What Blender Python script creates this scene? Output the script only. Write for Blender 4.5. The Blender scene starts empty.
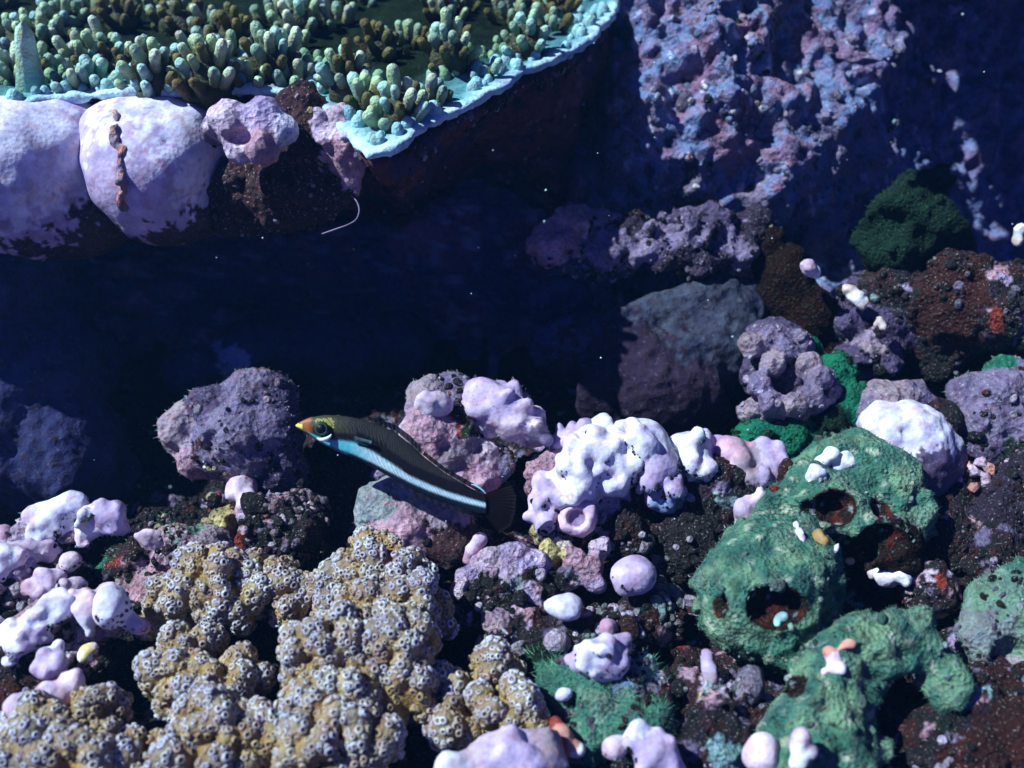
import bpy, math, random
import numpy as np
from mathutils import Vector, Matrix
random.seed(7)
RNG = np.random.default_rng(11)
scene = bpy.context.scene
COL = scene.collection
scene.unit_settings.scale_length = 0.05          # one unit is five centimetres of reef
PI = math.pi

# ------------------------------------------------------------------ camera, light, exposure
PITCH = math.radians(38); CH = 7.65
SP, CP = math.sin(PITCH), math.cos(PITCH)
cam = bpy.data.cameras.new('camera'); camo = bpy.data.objects.new('camera', cam); COL.objects.link(camo)
camo.location = (0, 0, CH); camo.rotation_euler = (math.radians(90) - PITCH, 0, 0)
cam.sensor_width = 36; cam.lens = 36 / 1.024; cam.clip_start = 0.05; cam.clip_end = 500
cam.dof.use_dof = True; cam.dof.focus_distance = 10.0; cam.dof.aperture_fstop = 0.32
scene.camera = camo

SUN = Vector((-0.62, -0.03, 0.78)).normalized()   # towards the sun
sun_elev = math.asin(SUN.z); sun_az = math.atan2(SUN.x, SUN.y)
world = bpy.data.worlds.new('World'); scene.world = world; world.use_nodes = True
wn = world.node_tree; wn.nodes.clear()
wo = wn.nodes.new('ShaderNodeOutputWorld'); wb = wn.nodes.new('ShaderNodeBackground')
sk = wn.nodes.new('ShaderNodeTexSky'); sk.sky_type = 'NISHITA'; sk.sun_disc = False
sk.sun_elevation = sun_elev; sk.sun_rotation = sun_az
wm = wn.nodes.new('ShaderNodeMix'); wm.data_type = 'RGBA'; wm.blend_type = 'MULTIPLY'; wm.inputs[0].default_value = 1
wm.inputs[7].default_value = (0.20, 0.20, 0.85, 1)  # daylight filtered by the sea water overhead
wn.links.new(sk.outputs[0], wm.inputs[6]); wn.links.new(wm.outputs[2], wb.inputs[0]); wn.links.new(wb.outputs[0], wo.inputs[0])
wb.inputs[1].default_value = 0.065
sl = bpy.data.lights.new('sun', 'SUN'); sl.energy = 5.0; sl.angle = math.radians(0.6); sl.color = (0.80, 0.96, 1.0)
so = bpy.data.objects.new('sun', sl); COL.objects.link(so); so.rotation_euler = SUN.to_track_quat('Z', 'Y').to_euler(); so.location = (-6, 0, 14)
scene.view_settings.view_transform = 'Standard'; scene.view_settings.look = 'None'
scene.view_settings.exposure = 0.65; scene.view_settings.gamma = 1
scene.cycles.use_denoising = True
scene.cycles.max_bounces = 5; scene.cycles.diffuse_bounces = 2; scene.cycles.glossy_bounces = 2
scene.cycles.transmission_bounces = 2; scene.cycles.transparent_max_bounces = 6; scene.cycles.volume_bounces = 0
scene.cycles.volume_step_rate = 4

# ------------------------------------------------------------------ placing: pixel column, row and height above the reef flat
def at(px, py, h):
    zr = (384 - py) / 1000
    Y = (CH - h) / (SP - zr * CP)
    x = (px - 512) / 1000 * Y; z = zr * Y
    return np.array([x, Y * CP + z * SP, CH - Y * SP + z * CP])
def atY(px, py, Y):
    x = (px - 512) / 1000 * Y; z = (384 - py) / 1000 * Y
    return np.array([x, Y * CP + z * SP, CH - Y * SP + z * CP])
def depth(p): return p[1] * CP + (CH - p[2]) * SP
VIEW = np.array([0, -CP, SP])                      # from the reef to the camera
VUP = np.array([0, SP, CP])                        # picture-up as a direction in the place

# ------------------------------------------------------------------ noise
def _h(ix, iy, iz, s):
    with np.errstate(over='ignore'):
        h = (ix.astype(np.uint32) * np.uint32(374761393) + iy.astype(np.uint32) * np.uint32(668265263)
             + iz.astype(np.uint32) * np.uint32(2147483647) + np.uint32(s * 97 + 13) * np.uint32(1274126177))
        h ^= h >> np.uint32(13); h *= np.uint32(1274126177); h ^= h >> np.uint32(16)
        h *= np.uint32(2246822519); h ^= h >> np.uint32(13)
    return h
_G = RNG.normal(size=(256, 3)); _G /= np.linalg.norm(_G, axis=1)[:, None]; _G = _G.astype(np.float32)
def perlin(P, f=1.0, s=0):
    Q = (P * f).astype(np.float32) + np.float32(311.7); I = np.floor(Q).astype(np.int64); D = Q - I
    u = D * D * D * (D * (D * 6 - 15) + 10); r = 0
    for dx in (0, 1):
        wx = u[:, 0] if dx else 1 - u[:, 0]
        for dy in (0, 1):
            wy = u[:, 1] if dy else 1 - u[:, 1]
            for dz in (0, 1):
                wz = u[:, 2] if dz else 1 - u[:, 2]
                g = _G[_h(I[:, 0] + dx, I[:, 1] + dy, I[:, 2] + dz, s) & 255]
                r = r + wx * wy * wz * ((D[:, 0] - dx) * g[:, 0] + (D[:, 1] - dy) * g[:, 1] + (D[:, 2] - dz) * g[:, 2])
    return r * 1.5
def fbm(P, f=1.0, o=3, s=0, g=0.5):
    r = 0; a = 1
    for i in range(o): r = r + a * perlin(P, f * 2 ** i, s + i * 7); a *= g
    return r
def worley(P, f=1.0, s=0):
    Q = (P * f).astype(np.float32) + np.float32(311.7); I = np.floor(Q).astype(np.int64)
    b1 = np.full(len(Q), 9., np.float32); b2 = b1.copy(); idd = np.zeros(len(Q), np.uint32)
    for dx in (-1, 0, 1):
        for dy in (-1, 0, 1):
            for dz in (-1, 0, 1):
                h = _h(I[:, 0] + dx, I[:, 1] + dy, I[:, 2] + dz, s)
                cx = I[:, 0] + dx + (h & 255) / 255.; cy = I[:, 1] + dy + ((h >> 8) & 255) / 255.; cz = I[:, 2] + dz + ((h >> 16) & 255) / 255.
                d = np.sqrt((Q[:, 0] - cx) ** 2 + (Q[:, 1] - cy) ** 2 + (Q[:, 2] - cz) ** 2).astype(np.float32)
                m = d < b1; b2 = np.where(m, b1, np.minimum(b2, d)); idd = np.where(m, h, idd); b1 = np.where(m, d, b1)
    return b1, b2, (idd >> np.uint32(7)) % np.uint32(1000) / 1000.

# ------------------------------------------------------------------ implicit surface to mesh (surface nets)
def surface_net(A, lo, res):
    S = A < 0
    c = [S[i:S.shape[0] - 1 + i, j:S.shape[1] - 1 + j, k:S.shape[2] - 1 + k] for i in (0, 1) for j in (0, 1) for k in (0, 1)]
    cnt = sum(x.astype(np.int8) for x in c); act = (cnt > 0) & (cnt < 8)
    ai = np.argwhere(act)
    if len(ai) == 0: return np.zeros((0, 3)), np.zeros((0, 4), int)
    idx = np.full(act.shape, -1, np.int64); idx[act] = np.arange(len(ai))
    corners = [(i, j, k) for i in (0, 1) for j in (0, 1) for k in (0, 1)]
    val = {q: A[ai[:, 0] + q[0], ai[:, 1] + q[1], ai[:, 2] + q[2]] for q in corners}
    acc = np.zeros((len(ai), 3)); n = np.zeros(len(ai))
    for q in corners:
        for ax in range(3):
            if q[ax] == 0:
                r = list(q); r[ax] = 1; r = tuple(r)
                a, b = val[q], val[r]; m = (a < 0) != (b < 0)
                t = np.where(m, a / np.where(m, a - b, 1), 0)
                p = np.array(q, float)[None] + 0 * acc; p[:, ax] += t
                acc += p * m[:, None]; n += m
    V = (ai + acc / n[:, None]) * res + lo
    F = []
    for ax in range(3):
        sh = [slice(1, -1)] * 3; sh[ax] = slice(0, -1); sh2 = list(sh); sh2[ax] = slice(1, None)
        a = S[tuple(sh)]; b = S[tuple(sh2)]
        e = np.argwhere(a != b); off = np.array([1, 1, 1]); off[ax] = 0; e = e + off
        inside = S[e[:, 0], e[:, 1], e[:, 2]]
        u, v = (ax + 1) % 3, (ax + 2) % 3
        def at_(du, dv):
            q = e.copy(); q[:, u] -= du; q[:, v] -= dv; return idx[q[:, 0], q[:, 1], q[:, 2]]
        quad = np.stack([at_(1, 1), at_(0, 1), at_(0, 0), at_(1, 0)], 1)
        quad[~inside] = quad[~inside][:, ::-1]
        F.append(quad)
    F = np.concatenate(F); F = F[(F >= 0).all(1)]
    return V, F

def vnormals(V, F):
    n = np.cross(V[F[:, 2]] - V[F[:, 0]], V[F[:, 3 if F.shape[1] == 4 else 1]] - V[F[:, 1 if F.shape[1] == 4 else 0]])
    if F.shape[1] == 3: n = np.cross(V[F[:, 1]] - V[F[:, 0]], V[F[:, 2]] - V[F[:, 0]])
    N = np.zeros_like(V)
    for k in range(F.shape[1]): np.add.at(N, F[:, k], n)
    return N / (np.linalg.norm(N, axis=1)[:, None] + 1e-12)

def ell_d(P, c, r, R=None):
    q = P - c
    if R is not None: q = q @ R
    a = np.sqrt(((q / r) ** 2).sum(-1)) + 1e-9; b = np.sqrt(((q / (r * r)) ** 2).sum(-1)) + 1e-9
    return a * (a - 1) / b

class Field:
    def __init__(s, lo, hi, res):
        s.lo = np.array(lo, float); s.res = res
        s.n = np.ceil((np.array(hi) - s.lo) / res).astype(int) + 1
        s.A = np.full(s.n, 3.0, np.float32)
    def block(s, c, R):
        i0 = np.clip(np.floor((c - R - s.lo) / s.res).astype(int), 0, s.n); i1 = np.clip(np.ceil((c + R - s.lo) / s.res).astype(int) + 1, 0, s.n)
        sl_ = tuple(slice(a, b) for a, b in zip(i0, i1))
        g = np.stack(np.meshgrid(*[np.arange(a, b) for a, b in zip(i0, i1)], indexing='ij'), -1) * s.res + s.lo
        return sl_, g
    def add(s, c, r, k=.1, R=None):
        c = np.array(c, float); r = np.array(r, float) * np.ones(3)
        b, g = s.block(c, r.max() + k * 1.5 + s.res * 3)
        if g.size == 0: return
        d = ell_d(g, c, r, R); a = s.A[b]
        h = np.maximum(k - np.abs(a - d), 0) / k
        s.A[b] = np.minimum(a, d) - h * h * k * .25
    def sub(s, c, r, k=.05, R=None):
        c = np.array(c, float); r = np.array(r, float) * np.ones(3)
        b, g = s.block(c, r.max() + k * 1.5 + s.res * 3)
        if g.size == 0: return
        d = -ell_d(g, c, r, R); a = s.A[b]
        h = np.maximum(k - np.abs(a - d), 0) / k
        s.A[b] = np.maximum(a, d) + h * h * k * .25
    def hit(s, px, py):
        """first point of the body met by the line of sight"""
        o = np.array([0, 0, CH]); d = atY(px, py, 1.0) - o
        T = o + np.arange(6, 18, .012)[:, None] * d
        I = np.round((T - s.lo) / s.res).astype(int); ok = ((I >= 0) & (I < s.n)).all(1); I = I[ok]; T = T[ok]
        m = np.nonzero(s.A[I[:, 0], I[:, 1], I[:, 2]] < 0)[0]
        return T[m[0]] if len(m) else None
    def disp(s, fn, band=.3):
        m = np.argwhere(np.abs(s.A) < band)
        if len(m) == 0: return
        P = m * s.res + s.lo
        s.A[m[:, 0], m[:, 1], m[:, 2]] -= fn(P).astype(np.float32)
    def mesh(s):
        A = s.A
        for ax in range(3):
            q = [slice(None)] * 3
            for e in (0, -1):
                q[ax] = e; A[tuple(q)] = np.maximum(A[tuple(q)], .01)
        return surface_net(A, s.lo, s.res)

# ------------------------------------------------------------------ colours of the living crusts (real surface colours; slab, deep, purple include painted shade)
PAL = dict(lav=(.52, .41, .58), lavw=(.74, .71, .82), pinkc=(.50, .30, .36), pinkl=(.66, .51, .59), greyp=(.20, .16, .25),
           purple=(.085, .062, .125), dpurple=(.06, .045, .11), maroon=(.045, .015, .02), green=(.060, .19, .13), greenl=(.18, .32, .22),
           dgreen=(.006, .022, .012), emerald=(.010, .17, .085), white=(.80, .84, .80), red=(.28, .035, .018), dred=(.038, .007, .005), yellow=(.62, .52, .2),
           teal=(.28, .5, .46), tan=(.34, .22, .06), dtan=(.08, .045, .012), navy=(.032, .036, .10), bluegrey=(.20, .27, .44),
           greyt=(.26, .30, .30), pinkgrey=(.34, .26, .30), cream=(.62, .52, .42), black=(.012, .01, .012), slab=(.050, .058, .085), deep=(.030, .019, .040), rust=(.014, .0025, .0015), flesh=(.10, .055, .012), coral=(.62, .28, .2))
RUB = [('black', .36), ('maroon', .52), ('dred', .64), ('red', .66), ('pinkc', .75), ('pinkl', .80), ('greyt', .84), ('greyp', .92), ('dgreen', .955), ('white', .965), ('yellow', .975), ('lav', 1.01)]
LAVT = [('lavw', .10), ('pinkl', .24), ('lav', .32), ('pinkc', .40), ('black', .70), ('dred', .86), ('teal', .88), ('greyt', .94), ('greenl', .97), ('white', 1.01)]
RUBD = [('black', .48), ('maroon', .70), ('dred', .85), ('red', .86), ('pinkc', .89), ('greyp', .94), ('teal', .95), ('dgreen', .985), ('lav', 1.01)]
def patchwork(P, f=6, s=0, table=RUB):
    W = P + .05 * np.stack([perlin(P, 8, s + 1), perlin(P, 8, s + 2), perlin(P, 8, s + 3)], 1)
    f1, f2, i = worley(W, f, s); out = np.zeros((len(P), 3)); prev = -1
    for k, t in table:
        m = (i >= prev) & (i < t); out[m] = PAL[k]; prev = t
    g = perlin(P, 11, s + 9); out[g > .42] = PAL['deep']; out[g < -.42] = PAL['black']
    return out
def paint(P, blobs, keys, amp=.05, seed=0, var=.35):
    """colour of each vertex: that of the nearest lump of growth, with a ragged border"""
    best = np.full(len(P), 9.); who = np.zeros(len(P), int)
    for i, (c, r) in enumerate(blobs):
        d = ell_d(P, c, r) + amp * perlin(P, 7, seed + 31 * i) + amp * .6 * perlin(P, 19, seed + 17 * i)
        m = d < best; best[m] = d[m]; who[m] = i
    out = np.zeros((len(P), 3))
    for i, k in enumerate(keys):
        m = who == i
        if not m.any(): continue
        if k == 'rub': out[m] = patchwork(P[m], 6.5, seed)
        elif k == 'rubd': out[m] = patchwork(P[m], 6, seed, RUBD)
        elif k == 'rubf': out[m] = patchwork(P[m], 10, seed)
        else: out[m] = PAL[k]
    out *= (1 + var * fbm(P, 3.5, 3, seed + 5))[:, None]
    return np.clip(out, .002, .9)

# ------------------------------------------------------------------ materials
def crust(name, dark=.25, light=.1, fine=26, bump=.35, bdist=.02, rough=.75, spec=.25, darkcol=(.02, .012, .015), lightcol=(.75, .78, .74), mottle=.8):
    m = bpy.data.materials.new(name); m.use_nodes = True; t = m.node_tree; N = t.nodes; L = t.links; N.clear()
    out = N.new('ShaderNodeOutputMaterial'); b = N.new('ShaderNodeBsdfPrincipled'); L.new(b.outputs[0], out.inputs[0])
    at_ = N.new('ShaderNodeAttribute'); at_.attribute_name = 'col'
    geo = N.new('ShaderNodeNewGeometry')
    def noise(sc, det=4, r=.6):
        n = N.new('ShaderNodeTexNoise'); n.inputs['Scale'].default_value = sc; n.inputs['Detail'].default_value = det; n.inputs['Roughness'].default_value = r
        L.new(geo.outputs['Position'], n.inputs['Vector']); return n
    def ramp(src, a, bb, ca=0, cb=1):
        r = N.new('ShaderNodeMapRange'); r.inputs[1].default_value = a; r.inputs[2].default_value = bb; r.inputs[3].default_value = ca; r.inputs[4].default_value = cb
        L.new(src, r.inputs[0]); return r.outputs[0]
    def mix(f, a, bb, mode='MIX'):
        x = N.new('ShaderNodeMix'); x.data_type = 'RGBA'; x.blend_type = mode
        for s_, v in ((0, f), (6, a), (7, bb)):
            if hasattr(v, 'links'): L.new(v, x.inputs[s_])
            else: x.inputs[s_].default_value = v if s_ == 0 else (*v, 1)
        return x.outputs[2]
    n1 = noise(fine, 5, .65); n2 = noise(fine * .33, 4, .6); n3 = noise(fine * 1.9, 2, .5)
    n4 = noise(3.2, 5, .65); n5 = noise(7.5, 4, .6)
    c = mix(ramp(n2.outputs[0], .35, .65, .0, .5), at_.outputs[0], (.78, .80, 1.0), 'MULTIPLY')
    c = mix(ramp(n4.outputs[0], .45, .62, 0, mottle), c, (.62, .60, .78), 'MULTIPLY')
    c = mix(ramp(n5.outputs[0], .50, .66, 0, mottle), c, (.85, .62, .62), 'MULTIPLY')
    c = mix(ramp(n1.outputs[0], .52, .68, 0, min(1, dark * 2)), c, darkcol)
    c = mix(ramp(n3.outputs[0], .62, .72, 0, min(1, light * 3)), c, lightcol)
    L.new(c, b.inputs['Base Color'])
    b.inputs['Roughness'].default_value = rough; b.inputs['Specular IOR Level'].default_value = spec
    v = N.new('ShaderNodeTexVoronoi'); v.inputs['Scale'].default_value = fine * .8; L.new(geo.outputs['Position'], v.inputs['Vector'])
    ad = N.new('ShaderNodeMath'); ad.operation = 'MULTIPLY_ADD'; L.new(n1.outputs[0], ad.inputs[0]); ad.inputs[1].default_value = 1.2; L.new(v.outputs[0], ad.inputs[2])
    bp = N.new('ShaderNodeBump'); bp.inputs['Strength'].default_value = bump; bp.inputs['Distance'].default_value = bdist * 3
    L.new(ad.outputs[0], bp.inputs['Height']); L.new(bp.outputs[0], b.inputs['Normal'])
    return m
M = {}
M['smooth'] = crust('lavender_crust', dark=.16, light=.05, fine=24, bump=.15, rough=.6, darkcol=(.24, .17, .26))
M['plate'] = crust('plate_tissue', dark=.1, light=.02, fine=30, bump=.3, rough=.95, spec=.03, darkcol=(.02, .04, .02))
M['rock'] = crust('reef_rock', dark=.3, light=.10, fine=20, bump=.7, rough=.85)
M['rubble'] = crust('encrusted_rubble', dark=.4, light=.10, fine=26, bump=.9, rough=.85)
M['shade'] = crust('ledge_rock', dark=.45, light=.04, fine=10, bump=.6, rough=.9, spec=.1, lightcol=(.3, .34, .4))
M['turf'] = crust('turf_sponge', dark=.14, light=.05, fine=30, bump=.8, rough=.9, spec=.1, darkcol=(.02, .09, .05), lightcol=(.35, .5, .32))
M['coral'] = crust('coral_flesh', dark=.12, light=.05, fine=34, bump=.5, rough=.65, darkcol=(.10, .06, .015), lightcol=(.7, .72, .75))
M['plain'] = crust('coral_tissue', dark=.03, light=.02, fine=40, bump=.35, rough=.6, darkcol=(.1, .08, .03))

# ------------------------------------------------------------------ objects
def tag(o, label=None, cat=None, group=None, kind=None):
    if label: o['label'] = label
    if cat: o['category'] = cat
    if group: o['group'] = group
    if kind: o['kind'] = kind
    return o
def empty(name, loc, label, cat, group=None):
    o = bpy.data.objects.new(name, None); COL.objects.link(o); o.location = loc; o.empty_display_size = .2
    return tag(o, label, cat, group)
def mobj(name, V, F, mat, parent=None, origin=None, col=None, smooth=True, matidx=None):
    """links world-space vertices and faces as one mesh object"""
    V = np.asarray(V, float)
    if parent is not None:
        origin = np.array(parent.location)
        if parent.parent is not None: origin = origin + np.array(parent.parent.location)
    if origin is None: origin = np.array([(V[:, 0].min() + V[:, 0].max()) / 2, (V[:, 1].min() + V[:, 1].max()) / 2, V[:, 2].min()])
    W = V - origin
    me = bpy.data.meshes.new(name)
    F = np.asarray(F); k = F.shape[1]
    me.vertices.add(len(W)); me.vertices.foreach_set('co', W.astype(np.float32).ravel())
    me.loops.add(F.size); me.loops.foreach_set('vertex_index', F.astype(np.int32).ravel())
    me.polygons.add(len(F)); me.polygons.foreach_set('loop_start', np.arange(0, F.size, k, dtype=np.int32))
    me.polygons.foreach_set('loop_total', np.full(len(F), k, np.int32))
    if smooth: me.polygons.foreach_set('use_smooth', np.ones(len(F), bool))
    for m in (mat if isinstance(mat, (list, tuple)) else [mat]): me.materials.append(m)
    if matidx is not None: me.polygons.foreach_set('material_index', np.asarray(matidx, np.int32))
    me.update(); me.validate()
    if col is not None:
        a = me.color_attributes.new('col', 'FLOAT_COLOR', 'POINT')
        a.data.foreach_set('color', np.concatenate([col, np.ones((len(col), 1))], 1).astype(np.float32).ravel())
    o = bpy.data.objects.new(name, me); COL.objects.link(o)
    if parent is not None: o.parent = parent
    else: o.location = origin
    return o

def on(px, py, lift=0.):
    """the point of what is already built that is seen at this pixel"""
    bpy.context.view_layer.update()
    o = Vector((0, 0, CH)); d = (Vector(atY(px, py, 1.0)) - o).normalized()
    ok, loc, nor, _, ob, _ = scene.ray_cast(bpy.context.evaluated_depsgraph_get(), o, d)
    return np.array(loc) - np.array(d) * lift if ok else atY(px, py, 11)
def conv(blobs):
    """(px, py, height, radius in px, colour key[, stretch xyz]) to centres and radii in the place"""
    B = []; K = []
    for b in blobs:
        c = at(b[0], b[1], b[2]) if b[2] is not None else on(b[0], b[1], .0); r = b[3] * depth(c) / 1000
        st = np.array(b[5] if len(b) > 5 else (1, 1, 1), float)
        B.append((c, r * st)); K.append(b[4])
    return B, K
HOLES = []
def grow(blobs, res=.035, k=.10, amp=.035, freq=3.2, knob=0.0, kf=5, seed=0, holes=(), fine=.010, paint_amp=.05, var=.35, mid=.032, nodules=None):
    B, K = conv(blobs)
    lo = np.min([c - r for c, r in B], 0) - .2; hi = np.max([c + r for c, r in B], 0) + .2
    f = Field(lo, hi, res)
    for c, r in B: f.add(c, r, k)
    if nodules:                                      # smaller rounded buds grown out of the lump
        V, F = f.mesh(); N = vnormals(V, F); i = scatter(V, N, nodules[0], (N @ VIEW > -.3) & (perlin(V, 2.5, seed) > -.12))
        for q, r in zip(V[i], RNG.uniform(nodules[1], nodules[2], len(i))): f.add(q + RNG.normal(size=3) * .015, (r, r, r), .05)
    def dn(P):
        d = amp * fbm(P, freq, 3, seed) + fine * perlin(P, 17, seed + 3) + mid * perlin(P, 8, seed + 13)
        if knob: f1, f2, i = worley(P, kf, seed + 9); d = d + knob * (np.clip(.75 - f1, 0, 1) * (.4 + i) * 1.6 - .25)
        return d
    f.disp(dn, band=max(.2, amp * 3 + knob * 2))
    HOLES.clear()
    for hb in holes:                                 # (px, py, radius px[, stretch[, how deep]])
        c = f.hit(hb[0], hb[1])
        if c is None: continue
        r = hb[2] * depth(c) / 1000 * np.array(hb[3] if len(hb) > 3 else (1, 1, 1), float)
        HOLES.append((c - VIEW * r.max() * (hb[4] if len(hb) > 4 else .35), r))
    for c, r in HOLES: f.sub(c, r, .05)
    V, F = f.mesh()
    col = paint(V, B, K, paint_amp, seed, var)
    return V, F, col
def scatter(V, N, spacing, mask=None, n=None):
    idx = np.arange(len(V)) if mask is None else np.nonzero(mask)[0]
    idx = RNG.permutation(idx); cell = np.floor(V[idx] / spacing).astype(np.int64)
    key = cell[:, 0] * 73856093 ^ cell[:, 1] * 19349663 ^ cell[:, 2] * 83492791
    _, first = np.unique(key, return_index=True); idx = idx[np.sort(first)]
    return idx if n is None else idx[:n]
def basis(N):
    a = np.where(np.abs(N[:, 2:3]) < .9, np.array([[0, 0, 1.]]), np.array([[1., 0, 0]]))
    X = np.cross(a, N); X /= np.linalg.norm(X, axis=1)[:, None]; Y = np.cross(N, X)
    return np.stack([X, Y, N], 2)                 # columns
def stamp(bv, bf, pos, R, sc):
    V = np.einsum('nij,mj->nmi', R * (sc[:, None, None] if sc.ndim == 1 else sc[:, None, :]), bv) + pos[:, None]
    F = bf[None] + (np.arange(len(pos)) * len(bv))[:, None, None]
    return V.reshape(-1, 3), F.reshape(-1, bf.shape[1])
def ico(sub=1):
    import bmesh
    bm = bmesh.new(); bmesh.ops.create_icosphere(bm, subdivisions=sub, radius=1)
    v = np.array([x.co[:] for x in bm.verts]); f = np.array([[q.index for q in p.verts] for p in bm.faces]); bm.free(); return v, f
ICO1, ICO2 = ico(1), ico(2)
def growth(parent, V, N, spacing=.09, size=(.012, .035), table=RUB, mask=None, n=None, seed=0, name='encrusting_growth', mat='rubble', flat=.75, clump=.10, big=.04):
    """many small knobs of growth in clusters, one joined mesh"""
    mk = np.ones(len(V), bool) if mask is None else mask.copy()
    mk[mk] &= perlin(V[mk], 2.6, seed + 5) + .5 * perlin(V[mk], 7, seed + 6) > clump
    i = scatter(V, N, spacing * .8, mk, n)
    if len(i) == 0: return
    s = size[0] + (size[1] * 1.3 - size[0]) * RNG.random(len(i)) ** 2
    bg = RNG.random(len(i)) < big; s[bg] *= 2.2
    P = V[i]; sc = np.stack([s * RNG.uniform(.7, 1.5, len(i)), s * RNG.uniform(.7, 1.5, len(i)), s * flat * RNG.uniform(.6, 1.5, len(i))], 1)
    bv, bf = ICO2 if len(i) < 2500 else ICO1
    bv = bv * (1 + .20 * perlin(bv, 1.7, 3)[:, None] + .05 * RNG.normal(size=(len(bv), 1)))
    a = RNG.uniform(0, 2 * PI, len(i)); ca, sa, z, o_ = np.cos(a), np.sin(a), 0 * a, 0 * a + 1
    Rz = np.stack([np.stack([ca, -sa, z], 1), np.stack([sa, ca, z], 1), np.stack([z, z, o_], 1)], 1)
    W, F = stamp(bv, bf, P, basis(N[i]) @ Rz, sc)
    reg, _, rid = worley(P, 1.5, seed + 3)             # neighbours tend to be of one kind
    u = np.where(RNG.random(len(i)) < .5, rid, RNG.random(len(i))); c = np.zeros((len(i), 3)); prev = -1
    for k, t in table: m = (u >= prev) & (u < t); c[m] = PAL[k]; prev = t
    c = .7 * c + .3 * c.mean(1, keepdims=True); c *= RNG.uniform(.35, 1.1, (len(i), 1))
    o = mobj(name, W, F, M[mat], parent, col=np.clip(np.repeat(c, len(bv), 0), 0, .9)); tag(o, kind='stuff'); return o
def fuzz(parent, V, N, spacing=.04, length=(.03, .07), width=.005, colr=(.2, .4, .3), mask=None, name='turf_algae', lean=.5):
    i = scatter(V, N, spacing, mask)
    if len(i) == 0: return
    bv = np.array([[-1, 0, 0], [1, 0, 0], [0, 1.2, 0], [.15, .1, 1.]]); bf = np.array([[0, 1, 3], [1, 2, 3], [2, 0, 3]])
    D = N[i] + lean * RNG.normal(size=(len(i), 3)); D /= np.linalg.norm(D, axis=1)[:, None]
    l = RNG.uniform(*length, len(i)); sc = np.stack([np.full(len(i), width)] * 2 + [l], 1)
    W, F = stamp(bv, bf, V[i] - N[i] * .01, basis(D), sc)
    c = np.array(colr)[None] * RNG.uniform(.5, 1.5, (len(i), 1))
    o = mobj(name, W, F, M['plain'], parent, col=np.clip(np.repeat(c, 4, 0), 0, .9), smooth=False); tag(o, kind='stuff'); return o

def outcrop(name, label, cat, blobs, mat='rock', part='rock', group=None, gr=None, fz=None, **kw):
    """one encrusted lump of reef: its body, small growth on it, turf hairs"""
    V, F, col = grow(blobs, **kw)
    o = np.array([V[:, 0].mean(), V[:, 1].mean(), V[:, 2].min()])
    if gr is None and fz is None:
        return tag(mobj(name, V, F, M[mat], origin=o, col=col), label, cat, group)
    e = empty(name, o, label, cat, group)
    mobj(part, V, F, M[mat], e, col=col)
    N = vnormals(V, F); facing = (N @ VIEW) > -.25
    if gr:
        gr = dict(gr); lum = col.mean(1); g = dict(gr); dk = g.pop('dark', True); facing = facing & ((N[:, 2] < .30) if g.pop('low', False) else True)
        growth(e, V, N, mask=facing & ((lum < .22) if dk else True), **g)
    if fz: fuzz(e, V, N, mask=facing, **fz)
    e['_V'] = 0; del e['_V']
    return e

# ================================================================== LARGE STRUCTURE
# ---- reef flat: one sheet under everything
def sheet(us, vs, fn):
    U, Vv = np.meshgrid(us, vs, indexing='ij'); P = fn(U.ravel(), Vv.ravel())
    n, m = len(us), len(vs); i = np.arange(n * m).reshape(n, m)
    F = np.stack([i[:-1, :-1], i[1:, :-1], i[1:, 1:], i[:-1, 1:]], -1).reshape(-1, 4)
    return P, F
def dense(a, b, c, d, fine, coarse):
    return np.concatenate([np.arange(a, b, coarse), np.arange(b, c, fine), np.arange(c, d, coarse)])
def gfn(u, v):
    P = np.stack([u, v, 0 * u], 1)
    f1, f2, i = worley(P, 1.6, 4)
    h = .25 * fbm(P, .6, 3, 2) + .28 * (np.clip(.7 - f1, 0, 1)) + .07 * fbm(P, 4, 3, 8)
    a, b, c = worley(P + .1 * perlin(P, 3, 3)[:, None], 5, 6); h = h + .10 * np.clip(.6 - a, 0, 1)
    h -= .25
    h -= .5 * np.clip((v - 9.4) / 1.2, 0, 1) ** 1.2     # falls into the hollow under the ledge
    for px, py, r, dp in ((120, 665, .38, .35), (310, 690, .5, .35), (440, 640, .35, .3), (680, 560, .5, .5), (650, 620, .35, .3), (900, 560, .3, .3), (960, 720, .6, .4), (130, 430, .8, .4), (345, 500, .4, .3)):
        c0 = at(px, py, 0); h -= dp * np.exp(-((u - c0[0]) ** 2 + (v - c0[1]) ** 2) / r ** 2)
    return np.stack([u, v, h], 1)
V, F = sheet(dense(-40, -5.2, 5.2, 40, .03, .5), dense(-30, 3.8, 10.6, 60, .03, .5), gfn)
colr = patchwork(V, 7, 5, RUBD)
g0 = mobj('reef_ground', V, F, M['rubble'], origin=(0, 0, 0), col=colr); tag(g0, kind='structure')
NG = vnormals(V, F)
if NG[:, 2].mean() < 0: NG = -NG
inner = (np.abs(V[:, 0]) < 5.2) & (V[:, 1] > 3.8) & (V[:, 1] < 10)
growth(g0, V, NG, .10, (.010, .04), mask=inner, n=5000, table=RUBD)

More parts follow.
